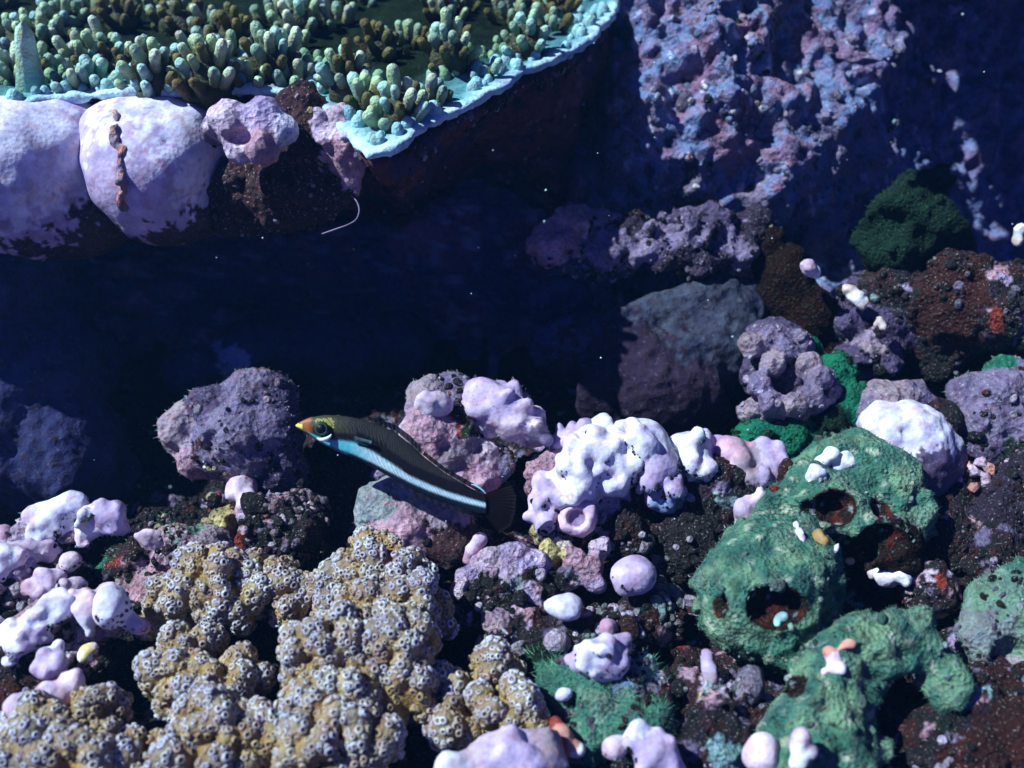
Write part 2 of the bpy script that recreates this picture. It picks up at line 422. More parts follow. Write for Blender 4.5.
# ---- reef wall behind: hollow's back on the left, big lit face on the right, turning away into the blue
GX = np.array([-500, 0, 300, 560, 620, 700, 830, 930, 1024, 1300, 1700]); GY = np.array([-400, -150, 0, 100, 200, 300, 400, 560])
GD = np.array([[16, 15, 14.6, 14.6, 14.2, 14.2, 14.2, 14.8, 15.6, 18, 22],
               [16, 15, 14.6, 14.4, 13.8, 13.6, 13.6, 14.4, 15.4, 18, 22],
               [16, 15, 14.6, 14.0, 12.9, 12.6, 13.0, 14.0, 15.2, 18, 22],
               [15.5, 14.6, 14.4, 13.7, 12.7, 12.3, 12.8, 13.8, 15.0, 17.5, 21],
               [15.0, 14.2, 14.2, 13.8, 13.0, 12.6, 12.9, 13.6, 14.8, 17, 20],
               [14.5, 14.0, 14.2, 14.2, 13.9, 13.6, 13.2, 13.4, 14.0, 16, 18],
               [13.5, 13.6, 14.0, 14.2, 14.0, 13.7, 13.1, 12.9, 13.0, 14, 15],
               [12.0, 12.5, 13.0, 13.3, 13.3, 13.0, 12.5, 12.3, 12.2, 12.5, 13]])
def wall_depth(px, py):
    i = np.clip(np.searchsorted(GX, px) - 1, 0, len(GX) - 2); j = np.clip(np.searchsorted(GY, py) - 1, 0, len(GY) - 2)
    a = (px - GX[i]) / (GX[i + 1] - GX[i]); b = (py - GY[j]) / (GY[j + 1] - GY[j])
    return GD[j, i] * (1 - a) * (1 - b) + GD[j, i + 1] * a * (1 - b) + GD[j + 1, i] * (1 - a) * b + GD[j + 1, i + 1] * a * b
def atv(px, py, Y):
    x = (px - 512) / 1000 * Y; z = (384 - py) / 1000 * Y
    return np.stack([x, Y * CP + z * SP, CH - Y * SP + z * CP], 1)
def wfn(u, v):
    Y = wall_depth(u, v); P = atv(u, v, Y)
    f1, f2, i = worley(P + .15 * perlin(P, 2, 1)[:, None], 2.2, 3); g1, g2, k = worley(P + .08 * perlin(P, 5, 1)[:, None], 5.0, 5)
    d = .30 * fbm(P, .8, 4, 4) + .28 * np.clip(.75 - f1, 0, 1) * (.1 + i) + .15 * np.clip(.7 - g1, 0, 1) * (.1 + k) + .05 * fbm(P, 4, 4, 14, .55)
    d = d * 1.05
    return P + VIEW[None] * d[:, None] * 1.4
V, F = sheet(np.concatenate([np.arange(-500, 560, 8.), np.arange(560, 1040, 2.2), np.arange(1040, 1700, 20.)]), np.concatenate([np.arange(-400, -10, 12.), np.arange(-10, 380, 2.4), np.arange(380, 560, 6.)]), wfn)
n1 = fbm(V, 1.6, 3, 50); n2 = fbm(V, 4.0, 3, 60); f1, f2, iid = worley(V + .1 * perlin(V, 4, 9)[:, None], 4.0, 77)
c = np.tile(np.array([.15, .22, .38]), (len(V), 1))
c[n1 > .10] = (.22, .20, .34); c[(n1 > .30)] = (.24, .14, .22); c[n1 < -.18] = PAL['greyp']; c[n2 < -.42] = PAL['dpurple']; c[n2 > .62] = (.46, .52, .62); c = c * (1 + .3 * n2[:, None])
# the pixel columns to the left belong to the hollow: its navy and maroon shade tones are put into the colour
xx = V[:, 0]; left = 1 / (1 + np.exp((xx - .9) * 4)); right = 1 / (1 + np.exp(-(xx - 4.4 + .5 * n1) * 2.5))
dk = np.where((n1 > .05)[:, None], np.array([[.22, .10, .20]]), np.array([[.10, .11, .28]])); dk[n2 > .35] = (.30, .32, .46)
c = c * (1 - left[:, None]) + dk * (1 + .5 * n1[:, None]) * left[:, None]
c = c * (1 - .35 * right[:, None]) + .35 * right[:, None] * np.array([.12, .14, .34])[None]  # right side mixed towards navy: its shade put into the colour
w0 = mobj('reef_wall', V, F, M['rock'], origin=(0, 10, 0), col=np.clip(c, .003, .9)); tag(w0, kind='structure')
NW = vnormals(V, F)
if (NW @ VIEW).mean() < 0: NW = -NW
sel = (V[:, 0] > .7) & (V[:, 0] < 6) & (V[:, 2] > .2)
WT = [('bluegrey', .35), ('lav', .55), ('greyp', .72), ('white', .76), ('pinkc', .85), ('teal', .92), ('black', 1.01)]
growth(w0, V, NW, .13, (.012, .04), table=WT, mask=sel, n=900, mat='rock', clump=.25, big=.05)

# unseen overhang added above the frame to shade the right side of the wall
OV = np.array([[2.7, 18], [2.6, 14.9], [2.3, 13.8], [2.6, 13.0], [1.8, 12.6], [2.1, 12.2], [1.0, 11.6], [.9, 10.7], [1.3, 10.1], [2.6, 10.3], [4.2, 10.1], [6.5, 10.3], [14, 10], [14, 18]])
def poly_sd(P, poly):
    d = np.full(len(P), 1e9); s = np.ones(len(P))
    for i in range(len(poly)):
        a = poly[i]; b = poly[i - 1]; e = b - a; w = P - a
        t = np.clip((w @ e) / (e @ e), 0, 1); q = w - t[:, None] * e; d = np.minimum(d, (q ** 2).sum(1))
        c1 = P[:, 1] >= a[1]; c2 = P[:, 1] < b[1]; c3 = e[0] * w[:, 1] > e[1] * w[:, 0]
        al = (c1 & c2 & c3) | (~c1 & ~c2 & ~c3); s[al] *= -1
    return s * np.sqrt(d)
f = Field((.3, 9.4, 5.7), (14.4, 18.4, 8.0), .11)
gx, gy, gz = [np.arange(f.n[i]) * .11 + f.lo[i] for i in range(3)]
G2 = np.stack(np.meshgrid(gx, gy, indexing='ij'), -1).reshape(-1, 2); sd2 = poly_sd(G2, OV).reshape(f.n[0], f.n[1])[:, :, None]
f.A = np.maximum(np.abs(gz[None, None] - 6.85) - .55, sd2 + .15).astype(np.float32)
f.disp(lambda P: .55 * fbm(P, .8, 4, 5), .9)
V, F = f.mesh(); tag(mobj('shade_overhang', V, F, M['rock'], col=np.clip(np.array(PAL['greyp'])[None] * (1 + .6 * fbm(V, 1.5, 3, 6))[:, None], 0, 1)), kind='structure')

# ---- rock ledge and the table coral on it
RIM = [(-260, 190), (-60, 145), (0, 118), (60, 102), (140, 100), (210, 100), (300, 98), (340, 130), (370, 158), (400, 150), (430, 134), (480, 105), (520, 79), (555, 66), (592, 46), (612, 20), (640, -25), (690, -100)]
HP = 3.54
poly = np.array([at(px, py, HP)[:2] for px, py in RIM] + [[3.4, 17], [-10, 17], [-10, 9]])
RES = .055
f = Field((-8, 7.6, -.3), (3.0, 15.5, 3.75), RES)
gx, gy = [np.arange(f.n[i]) * RES + f.lo[i] for i in (0, 1)]
G2 = np.stack(np.meshgrid(gx, gy, indexing='ij'), -1).reshape(-1, 2); sd2 = poly_sd(G2, poly).reshape(f.n[0], f.n[1])
zz = np.arange(f.n[2]) * RES + f.lo[2]
rec = (.86 - .70 * np.clip((gx + .4) / 1.0, 0, 1))[:, None, None]
drop = np.clip(HP - .12 - zz, 0, 9)[None, None]
A = np.maximum(zz[None, None] - (HP - .05), (sd2[:, :, None] + rec * drop + .04) * .8)
f.A = A.astype(np.float32)
def ledge_noise(P):
    a, b, i = worley(P, 1.5, 8); e, g_, j = worley(P, 6, 18); dz = np.clip((HP - .05 - P[:, 2]) * 3, 0, 1)
    return dz * (.16 * fbm(P, .9, 3, 3) + .18 * (np.clip(.7 - a, 0, 1) - .2) + .07 * np.clip(.6 - e, 0, 1) + .04 * fbm(P, 4, 3, 9))
f.disp(ledge_noise, .5)
V, F = f.mesh()
n1 = fbm(V, 1.2, 3, 21); n2 = fbm(V, 4, 3, 23)
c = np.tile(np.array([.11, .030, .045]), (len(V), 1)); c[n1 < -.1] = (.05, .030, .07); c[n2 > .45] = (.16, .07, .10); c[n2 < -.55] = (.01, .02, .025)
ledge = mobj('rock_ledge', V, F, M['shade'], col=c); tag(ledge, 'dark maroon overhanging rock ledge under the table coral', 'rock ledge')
NL = vnormals(V, F)
m = (V[:, 2] > 3.25) & (V[:, 2] < 3.5) & (V[:, 1] < 12.5)
growth(ledge, V, NL, .09, (.012, .04), mask=m, table=[('maroon', .4), ('pinkc', .6), ('greyp', .8), ('white', .88), ('black', 1.01)])
m = (V[:, 2] < 3.25) & (V[:, 1] < 13)
growth(ledge, V, NL, .33, (.008, .022), mask=m, table=[('maroon', .4), ('teal', .6), ('greyp', .8), ('white', .9), ('black', 1.01)], name='tube_worms')

# table coral
tc = empty('table_coral', tuple(at(300, 98, HP)), 'green table coral with a pale growing rim topping the dark ledge', 'table coral')
RES = .04
f = Field((-7.6, 7.7, HP - .16), (3.2, 15.0, HP + .34), RES)
gx, gy = [np.arange(f.n[i]) * RES + f.lo[i] for i in (0, 1)]
G2 = np.stack(np.meshgrid(gx, gy, indexing='ij'), -1).reshape(-1, 2)
pw = .05 * perlin(np.c_[G2, 0 * G2[:, :1]], 2.2, 5) + .03 * perlin(np.c_[G2, 0 * G2[:, :1]], 7, 6)
sdp = poly_sd(G2, poly) - .05 + pw
lift = .05 * np.exp(-(sdp / .3) ** 2) + .06 * perlin(np.c_[G2, 0 * G2[:, :1]], 1.1, 9)
zz = np.arange(f.n[2]) * RES + f.lo[2]
zc = (HP + lift).reshape(f.n[0], f.n[1])[:, :, None]; sdg = sdp.reshape(f.n[0], f.n[1])[:, :, None]
q1 = np.maximum(sdg + .06, 0); q2 = np.maximum(np.abs(zz[None, None] - zc) - .02, 0)
f.A = (np.sqrt(q1 ** 2 + q2 ** 2) - .030).astype(np.float32)
f.disp(lambda P: .03 * fbm(P, 6, 3, 31), .15)
V, F = f.mesh()
sdv = -poly_sd(V[:, :2], poly)
e = np.clip(1 - (sdv + .10 * perlin(V, 2.5, 3)) / .22, 0, 1)[:, None]; mid = np.clip(1 - (sdv + .25 * perlin(V, 1.6, 4)) / 1.0, 0, 1)[:, None]
nn = fbm(V, 2, 3, 71)[:, None]
base = np.array([.006, .014, .006]) * (1 + .5 * nn)
tl = np.array([.12, .36, .36]); pale = np.array([.58, .84, .86])
c = base * (1 - mid) + tl * mid; c = c * (1 - e ** 1.3) + pale * e ** 1.3
mobj('plate', V, F, M['plate'], tc, col=np.clip(c, .002, .9))
# branchlets
def finger_mesh(nm, L, r, sd, tip=(.48, .72, .40), low=(.12, .12, .03), pointy=False):
    V = []; C = []; nr, ns = 10, 12
    for i in range(nr + 1):
        t = i / nr; z = L * min(1, t * 1.0)
        if t < .72: rr = r * (1.05 - .12 * math.sin(t * 3)) * ((1 - .45 * t) if pointy else 1)
        else:
            q = (t - .72) / .28; rr = r * (.90 if not pointy else .62) * math.sqrt(max(0, 1 - q * q)); z = L * .72 + r * .9 * q * (1 if not pointy else 1.6)
        for j in range(ns):
            a = 2 * PI * j / ns; V.append((rr * math.cos(a), rr * math.sin(a), z))
    V = np.array(V); V *= 1
    d = perlin(V, 22, sd) * .010; V[:, 0] *= 1 + d / r; V[:, 1] *= 1 + d / r
    V[:, 0] += .25 * (V[:, 2] / L) ** 2 * L * .3 * math.sin(sd)
    t = np.clip(V[:, 2] / (L * .8), 0, 1)[:, None]
    cc = np.array(low) * (1 - t) + np.array(tip) * t
    f1, f2, i_ = worley(V, 26, sd); cc = np.where((f1 < .35)[:, None], cc * np.array([1.0, .75, .5]), cc)
    F = [(i * ns + j, i * ns + (j + 1) % ns, (i + 1) * ns + (j + 1) % ns, (i + 1) * ns + j) for i in range(nr) for j in range(ns)]
    me = bpy.data.meshes.new(nm); me.from_pydata([tuple(v) for v in V], [], F); me.materials.append(M['plain'])
    me.polygons.foreach_set('use_smooth', np.ones(len(F), bool))
    a = me.color_attributes.new('col', 'FLOAT_COLOR', 'POINT'); a.data.foreach_set('color', np.c_[cc, np.ones(len(cc))].astype(np.float32).ravel())
    return me
FM = [finger_mesh('branchlet', .26, .058, 3), finger_mesh('branchlet', .20, .062, 5, tip=(.30, .50, .32)), finger_mesh('branchlet', .28, .055, 8, tip=(.60, .74, .50)), finger_mesh('branchlet', .21, .060, 12, tip=(.40, .70, .58), low=(.10, .22, .12))]
FB = [finger_mesh('branchlet', .24, .055, 4, tip=(.16, .15, .04), low=(.05, .035, .01)), finger_mesh('branchlet', .20, .055, 9, tip=(.13, .14, .04), low=(.04, .03, .01))]
def cluster(px, py, R, n, hgt=.32, kind=0, scale=1.0):
    """a clump of short upright branchlets on its own knobbly base"""
    c0 = at(px, py, HP + hgt); c0[2] = HP; r = R * .82 * depth(c0) / 1000; n = int(n * 1.2) + (n > 1)
    f = Field(c0 - (r + .3, r + .3, .15), c0 + (r + .3, r + .3, hgt + .35), .04)
    f.add(c0 + (0, 0, hgt * .35), (r * .80, r * .80, hgt * .72), .1)
    f.disp(lambda P: .05 * fbm(P, 4, 3, px), .2)
    V, F = f.mesh()
    cc = np.array([.04, .045, .015])[None] * (1 + .4 * fbm(V, 5, 2, 3))[:, None]
    cl = mobj('branch_cluster', V, F, M['plain'], tc, col=np.clip(cc, .002, .9))
    for q in range(n):
        a = q * 2.399 + px; rr = r * .92 * math.sqrt((q + .4) / n); rr *= random.uniform(.88, 1.1)
        s = rr / max(r, .01)
        p = c0 + np.array([rr * math.cos(a), rr * math.sin(a), hgt * (.95 - .8 * s * s)])
        d = Vector((s * .75 * math.cos(a), s * .75 * math.sin(a) - .12, 1.0 - .35 * s * s)).normalized()
        me = random.choice(FB if (kind == 1 or (kind == 0 and random.random() < (.05 if s < .6 else .40))) else (FM if kind == 0 else [FM[0], FM[3], FM[3], FM[1]]))
        o = bpy.data.objects.new('branchlet', me); COL.objects.link(o); o.parent = cl
        o.location = Vector(p) - tc.location - 0 * d
        qd = d.to_track_quat('Z', 'Y'); o.rotation_mode = 'QUATERNION'; o.rotation_quaternion = qd
        k = scale * random.uniform(.8, 1.15); o.scale = (k, k, k * random.uniform(.8, 1.2))
CL = [(22, 24, 34, 13, .3, 2), (60, 10, 26, 8, .2, 2), (100, 42, 24, 8, .25, 0), (148, 52, 30, 13, .45, 0), (122, 60, 16, 4, .2, 1), (205, 50, 34, 16, .5, 0), (268, 42, 34, 15, .45, 0), (232, 20, 22, 7, .3, 1),
      (298, 8, 28, 9, .3, 0), (345, 58, 28, 12, .5, 0), (378, 36, 22, 7, .3, 1), (448, 32, 27, 13, .45, 0), (398, 94, 28, 12, .35, 0), (366, 92, 16, 6, .3, 0), (432, 96, 20, 7, .15, 0), (528, 24, 26, 10, .4, 2),
      (560, 4, 18, 5, .2, 1), (490, 66, 7, 1, .18, 2), (10, 66, 20, 7, .2, 0), (90, 76, 24, 6, .15, 2), (150, 84, 30, 8, .12, 2), (195, 82, 26, 8, .15, 0), (250, 78, 28, 9, .12, 0), (390, 122, 18, 5, .08, 2), (175, 12, 30, 8, .25, 1), (118, 8, 26, 7, .25, 1), (440, -6, 24, 7, .3, 1)]
for a in CL: cluster(a[0], a[1], a[2], a[3], a[4], a[5])
# behind and between them the coral goes on: too many and too blurred to pick apart, one part
def mesh_arrays(me):
    v = np.empty(len(me.vertices) * 3); me.vertices.foreach_get('co', v); f = np.array([p.vertices[:] for p in me.polygons])
    c = np.empty(len(me.vertices) * 4); me.color_attributes['col'].data.foreach_get('color', c); return v.reshape(-1, 3), f, c.reshape(-1, 4)[:, :3]
FA = [mesh_arrays(m_) for m_ in FM[:3] + FB + FM[3:]]
AV, AF, AC, base_i = [], [], [], 0
for q in range(44):
    px = random.uniform(-30, 560); py = random.uniform(-55, 84 if px < 330 else 40)
    if px > 420 and py > 30: continue
    c0 = at(px, py, HP + .1); c0[2] = HP - .02; dim = 1.0 if py > 20 else .75
    for w in range(random.randint(7, 13)):
        a = w * 2.4 + q; rr = .27 * math.sqrt((w + .4) / 11); s = rr / .27
        p0 = c0 + np.array([rr * math.cos(a), rr * math.sin(a), .16 * (1 - s * s)])
        d = np.array([s * .7 * math.cos(a), s * .7 * math.sin(a) - .1, 1.]); d /= np.linalg.norm(d)
        v, f_, c_ = FA[(random.choice([0, 2, 5]) if py > 40 else random.choice([0, 2, 1])) if w < 5 else random.choice([1, 3, 4, 0] if py < 50 else [1, 5, 5, 3])]; k = random.uniform(.75, 1.15)
        AV.append((v * k) @ basis(d[None])[0].T + p0); AF.append(f_ + base_i); AC.append(c_ * random.uniform(.6, 1.1) * dim); base_i += len(v)
tag(mobj('far_branchlets', np.concatenate(AV), np.concatenate(AF), M['plain'], tc, col=np.concatenate(AC)), kind='stuff')
th = bpy.data.objects.new('tall_branch', finger_mesh('tall_branch', .78, .16, 6, tip=(.45, .68, .5), low=(.12, .34, .28), pointy=True)); COL.objects.link(th); th.parent = tc
th.location = Vector(at(32, 92, HP)) - tc.location; th.rotation_euler = (.1, .22, 0)
tag(th, 'single long blunt cone standing out of the coral', None)
# rows of low buds near the rim: too small to pick apart
m = (sdv > .12) & (sdv < 1.0) & (V[:, 2] > HP) & (perlin(V, 1.8, 3) > -.05)
ib = scatter(V, None, .16, m); s_ = RNG.uniform(.04, .085, len(ib)) * np.clip(1.25 - sdv[ib] * .35, .4, 1)
W, FF = stamp(ICO2[0], ICO2[1], V[ib], np.tile(np.eye(3), (len(ib), 1, 1)), np.stack([s_, s_, s_ * 1.5], 1))
cb = np.where((sdv[ib] < .5)[:, None], np.array([[.34, .66, .62]]), np.array([[.22, .42, .22]])) * RNG.uniform(.7, 1.2, (len(ib), 1))
tag(mobj('buds', W, FF, M['plain'], tc, col=np.repeat(cb, len(ICO2[0]), 0)), kind='stuff')

# ================================================================== LUMPS ON THE LEDGE
outcrop('algae_mound', 'large smooth lavender mound at the left end of the ledge', 'coralline algae',
        [(28, 154, 3.12, 48, 'lavw', (1.1, 1, .85)), (-25, 158, 3.1, 58, 'lavw', (1.2, 1, .9)), (35, 185, 2.7, 46, 'lav'), (72, 165, 2.62, 48, 'lav', (1, 1, 1.1)), (80, 130, 3.05, 34, 'lavw', (1.2, 1, .7)), (98, 150, 2.95, 34, 'lav'), (-35, 185, 2.8, 52, 'lav'), (90, 190, 2.3, 40, 'lav'), (60, 200, 2.3, 38, 'lav', (1.3, 1, .6)), (90, 216, 2.3, 36, 'maroon', (1.3, 1, .6)), (20, 222, 2.3, 36, 'maroon', (1.3, 1, .6))],
        mat='smooth', k=.55, amp=.06, freq=1.1, fine=.001, mid=.004, seed=3, paint_amp=.22)  # maroon foot blends into the ledge and carries its shade in the colour
outcrop('algae_mound', 'smooth lavender mound with a dark pit, right of the seam on the ledge', 'coralline algae',
        [(152, 146, 3.12, 41, 'lavw', (1.2, 1, .75)), (172, 160, 2.98, 40, 'lavw', (1.1, 1, .9)), (140, 178, 2.9, 42, 'lav'), (205, 148, 2.85, 30, 'lav'), (132, 150, 3.0, 34, 'lav'), (165, 198, 2.3, 42, 'lav', (1.3, 1, .7)), (195, 182, 2.4, 34, 'lav'), (175, 212, 2.4, 34, 'maroon', (1.4, 1, .6)), (145, 122, 3.25, 20, 'lavw', (1.8, 1, .5))],
        mat='smooth', k=.50, amp=.05, freq=1.3, fine=.001, mid=.004, seed=8, holes=[(166, 142, 3)], paint_amp=.22)  # maroon foot again: ledge tone with the shade below painted in
outcrop('algae_seam', 'narrow pinkish brown ridge between the two lavender mounds', 'coralline algae',
        [(114 + 2 * math.sin(i * .8) + i * .5, 112 + i * 4.2, None, 2.6, 'pinkgrey' if i % 3 else 'coral') for i in range(24)], mat='rock', k=.08, amp=.012, freq=9, res=.02, seed=5)
outcrop('hollowed_crust', 'small pinkish knob with a dark hollow beside the smooth mound', 'coralline algae',
        [(228, 120, 3.70, 20, 'pinkl'), (262, 118, 3.70, 20, 'lav'), (280, 130, 3.60, 17, 'lavw'), (240, 145, 3.50, 18, 'pinkl'), (262, 148, 3.50, 18, 'pinkc'), (215, 130, 3.55, 14, 'greyp')],
        mat='rock', k=.10, amp=.04, freq=4, seed=12, holes=[(238, 136, 10, (1.3, 1, .8))], gr=dict(spacing=.12, size=(.01, .025)))
outcrop('ledge_boulder', 'dark maroon boulder with a pink right cheek under the coral rim', 'rock',
        [(300, 125, 3.35, 34, 'maroon'), (322, 145, 3.20, 40, 'maroon'), (340, 132, 3.45, 24, 'pinkl', (.8, 1, 1.4)), (345, 158, 3.25, 24, 'pinkc', (.8, 1, 1.1)), (290, 175, 2.80, 50, 'maroon'), (300, 98, 3.65, 14, 'maroon'), (330, 185, 2.90, 30, 'maroon'), (250, 190, 2.60, 45, 'maroon')],
        mat='rock', k=.16, amp=.10, freq=2.5, knob=.06, kf=4, seed=14, gr=dict(spacing=.16, size=(.01, .022)), paint_amp=.08)
# thin pale worm trail on the dark underside
def tube(pts, r, ns=6):
    pts = [np.array(p, float) for p in pts]; V = []; F = []
    for i, p in enumerate(pts):
        d = pts[min(i + 1, len(pts) - 1)] - pts[max(i - 1, 0)]; R = basis((d / (np.linalg.norm(d) + 1e-9))[None])[0]
        rr = r[i] if hasattr(r, '__len__') else r
        for j in range(ns): a = 2 * PI * j / ns; V.append(p + rr * (math.cos(a) * R[:, 0] + math.sin(a) * R[:, 1]))
    for i in range(len(pts) - 1):
        for j in range(ns): F.append((i * ns + j, i * ns + (j + 1) % ns, (i + 1) * ns + (j + 1) % ns, (i + 1) * ns + j))
    return np.array(V), np.array(F)
def curve(pts, n):
    P = np.array(pts, float); t = np.linspace(0, len(P) - 1, n); a = np.stack([np.interp(t, np.arange(len(P)), P[:, i]) for i in range(P.shape[1])], 1)
    for _ in range(6): a[1:-1] = (a[:-2] + 2 * a[1:-1] + a[2:]) / 4
    return a
V, F = tube([at(*c_) for c_ in curve([(px, py, h) for px, py, h in ((342, 190, 2.95), (350, 194, 2.92), (357, 201, 2.9), (360, 210, 2.86), (357, 220, 2.8), (348, 225, 2.76), (336, 229, 2.7), (322, 234, 2.65))], 40)], .008)
tag(mobj('worm_tube', V, F, M['smooth'], col=np.tile(PAL['greyp'], (len(V), 1))), 'thin pale curved tube on the dark underside below the boulder', 'worm tube')

# ================================================================== INSIDE THE HOLLOW
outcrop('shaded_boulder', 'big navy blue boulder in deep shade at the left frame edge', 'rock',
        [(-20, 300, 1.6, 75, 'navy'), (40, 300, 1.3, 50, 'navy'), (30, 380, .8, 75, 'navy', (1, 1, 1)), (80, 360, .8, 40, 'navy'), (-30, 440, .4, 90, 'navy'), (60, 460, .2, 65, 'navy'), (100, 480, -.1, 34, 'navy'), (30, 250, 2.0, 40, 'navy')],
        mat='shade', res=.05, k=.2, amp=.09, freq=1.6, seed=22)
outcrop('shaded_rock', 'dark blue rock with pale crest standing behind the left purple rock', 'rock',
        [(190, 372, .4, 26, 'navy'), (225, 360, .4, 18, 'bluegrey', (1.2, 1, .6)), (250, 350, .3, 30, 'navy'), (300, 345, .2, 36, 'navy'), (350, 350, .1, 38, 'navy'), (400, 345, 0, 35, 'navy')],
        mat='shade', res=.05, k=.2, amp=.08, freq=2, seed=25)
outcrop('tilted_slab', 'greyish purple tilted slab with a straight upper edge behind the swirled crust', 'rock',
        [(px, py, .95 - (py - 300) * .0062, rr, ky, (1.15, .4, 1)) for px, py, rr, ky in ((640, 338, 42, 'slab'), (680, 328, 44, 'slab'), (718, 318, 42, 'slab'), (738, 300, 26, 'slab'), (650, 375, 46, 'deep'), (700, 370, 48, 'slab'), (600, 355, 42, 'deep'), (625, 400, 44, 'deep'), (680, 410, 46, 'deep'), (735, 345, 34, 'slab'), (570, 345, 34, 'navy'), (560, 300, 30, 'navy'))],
        mat='shade', res=.045, k=.30, amp=.05, freq=1.6, seed=28, paint_amp=.22)  # the shade over the slab is put into its dark tones
outcrop('mottled_rock', 'mottled pinkish rock jutting from the hollow below the blue wall', 'rock',
        [(555, 240, 1.7, 20, 'pinkc', (1.3, 1, .8)), (585, 225, 1.75, 22, 'pinkgrey', (1.3, 1, .7)), (605, 248, 1.6, 26, 'greyp', (1.2, 1, .7)), (630, 240, 1.6, 24, 'deep'), (655, 245, 1.65, 22, 'greyp', (1.2, 1, .6)), (590, 262, 1.4, 24, 'slab', (1.8, 1, .6))],
        mat='rock', k=.14, amp=.12, freq=2.6, mid=.08, knob=.08, kf=4, seed=31, gr=dict(spacing=.14, size=(.012, .03)), paint_amp=.12)
outcrop('rock_shelf', 'streaked lilac shelf of rock under the bright wall', 'rock',
        [(675, 235, 1.75, 22, 'greyp', (1.5, 1, .5)), (700, 222, 1.85, 20, 'purple', (1.4, 1, .5)), (690, 255, 1.55, 26, 'deep', (1.6, 1, .6)), (725, 245, 1.6, 26, 'greyp', (1.3, 1, .6)), (750, 235, 1.65, 24, 'deep')],
        mat='rock', k=.14, amp=.12, freq=2.8, mid=.08, knob=.08, kf=4, seed=33, gr=dict(spacing=.16, size=(.012, .03)), paint_amp=.12)
outcrop('red_sponge', 'dark rust red sponge leaning behind the swirled purple crust', 'sponge',
        [(770, 250, 1.5, 22, 'rust', (.8, 1, 1.2)), (785, 285, 1.2, 32, 'rust', (.9, 1, 1.3)), (812, 320, .9, 30, 'rust', (.9, 1, 1.2)), (835, 350, .6, 22, 'rust')],
        mat='turf', k=.12, amp=.05, freq=3, seed=36)
outcrop('green_turf_rock', 'dark green turf covered point of rock high on the right wall', 'rock',
        [(925, 185, 2.2, 24, 'dgreen', (.9, 1, 1)), (905, 215, 2.0, 34, 'dgreen'), (930, 225, 1.9, 30, 'dgreen'), (890, 245, 1.7, 30, 'dgreen'), (940, 250, 1.6, 28, 'dgreen')],
        mat='turf', k=.06, amp=.16, freq=2.4, seed=38, fz=dict(spacing=.07, colr=(.015, .05, .025)))
outcrop('red_rubble_rock', 'low dark red and black encrusted rock in the shade at right', 'rock',
        [(900, 290, 1.2, 40, 'rubd'), (950, 300, 1.2, 50, 'dred'), (1000, 310, 1.2, 50, 'rubd'), (880, 330, .8, 36, 'purple'), (930, 345, .6, 44, 'rubd'), (990, 360, .4, 50, 'rubd'), (860, 300, 1.0, 20, 'purple'), (1050, 330, 1, 60, 'rubd')],
        mat='rubble', k=.15, amp=.10, freq=2.5, knob=.05, seed=41, gr=dict(spacing=.13, size=(.015, .04), table=RUBD))
outcrop('ruffled_crust', 'folded dull purple crust with frilly edges below the tilted white chip', 'coralline algae',
        [(845, 325, .95, 18, 'purple'), (868, 340, .85, 20, 'pinkgrey', (1.2, 1, .5)), (855, 352, .75, 20, 'purple', (1.2, 1, .5)), (885, 358, .7, 20, 'purple', (1.1, 1, .6)), (872, 310, 1.05, 16, 'greyp'), (895, 330, .9, 14, 'purple')],
        mat='rock', k=.05, amp=.07, freq=4.5, seed=43, gr=dict(spacing=.13, size=(.012, .03), table=RUBD))
for lab, bl in (('small rounded white stone chip perched left of the pale twig', [(808, 267, 1.75, 8.5, 'pinkl'), (815, 272, 1.68, 6, 'white')]),
                ('pale elongated chip of dead coral lying on the frilly purple rock', [(848, 290, 1.45, 6, 'cream'), (856, 297, 1.4, 8, 'white', (1.2, 1, .8)), (862, 303, 1.35, 5, 'cream')]),
                ('tiny angular cream shell fragment on the frilly purple rock', [(878, 322, 1.25, 4, 'cream'), (882, 327, 1.22, 4, 'cream'), (875, 325, 1.22, 3, 'cream'), (880, 318, 1.28, 3, 'cream')]),
                ('small white knob at the right frame edge against the blue wall', [(1020, 230, 2.0, 6, 'white'), (1019, 240, 1.9, 6, 'cream')])):
    outcrop('coral_fragment', lab, 'coral fragment', bl, mat='smooth', k=.04, amp=.02, freq=8, res=.02, seed=46)

# ================================================================== MIDDLE ROW
outcrop('purple_rock', 'rounded purple crusted rock with a shaded brown hollow left of the fish', 'rock',
        [(185, 430, 0.60, 26, 'pinkgrey', (.9, 1, 1.1)), (215, 412, 0.75, 28, 'purple'), (250, 395, 0.85, 28, 'greyp'), (275, 395, 0.85, 22, 'purple'), (240, 440, 0.55, 45, 'greyp'), (270, 430, 0.55, 34, 'dpurple'), (195, 458, 0.45, 18, 'pinkc'), (215, 445, 0.65, 18, 'maroon'), (280, 470, 0.25, 30, 'dpurple')],
        mat='rock', k=.12, amp=.05, freq=3, seed=50, holes=[(208, 442, 13)], gr=dict(spacing=.15, size=(.012, .03)), fz=dict(spacing=.13, colr=(.3, .4, .4)), paint_amp=.09)
outcrop('pink_lobe', 'upright pale pink lobe standing on the red and black rubble', 'coralline algae',
        [(238, 490, .35, 13, 'pinkl'), (248, 502, .3, 12, 'pinkl'), (250, 486, .35, 9, 'pinkc'), (243, 512, .2, 9, 'pinkc')], mat='smooth', k=.06, amp=.03, freq=5, res=.028, seed=52)
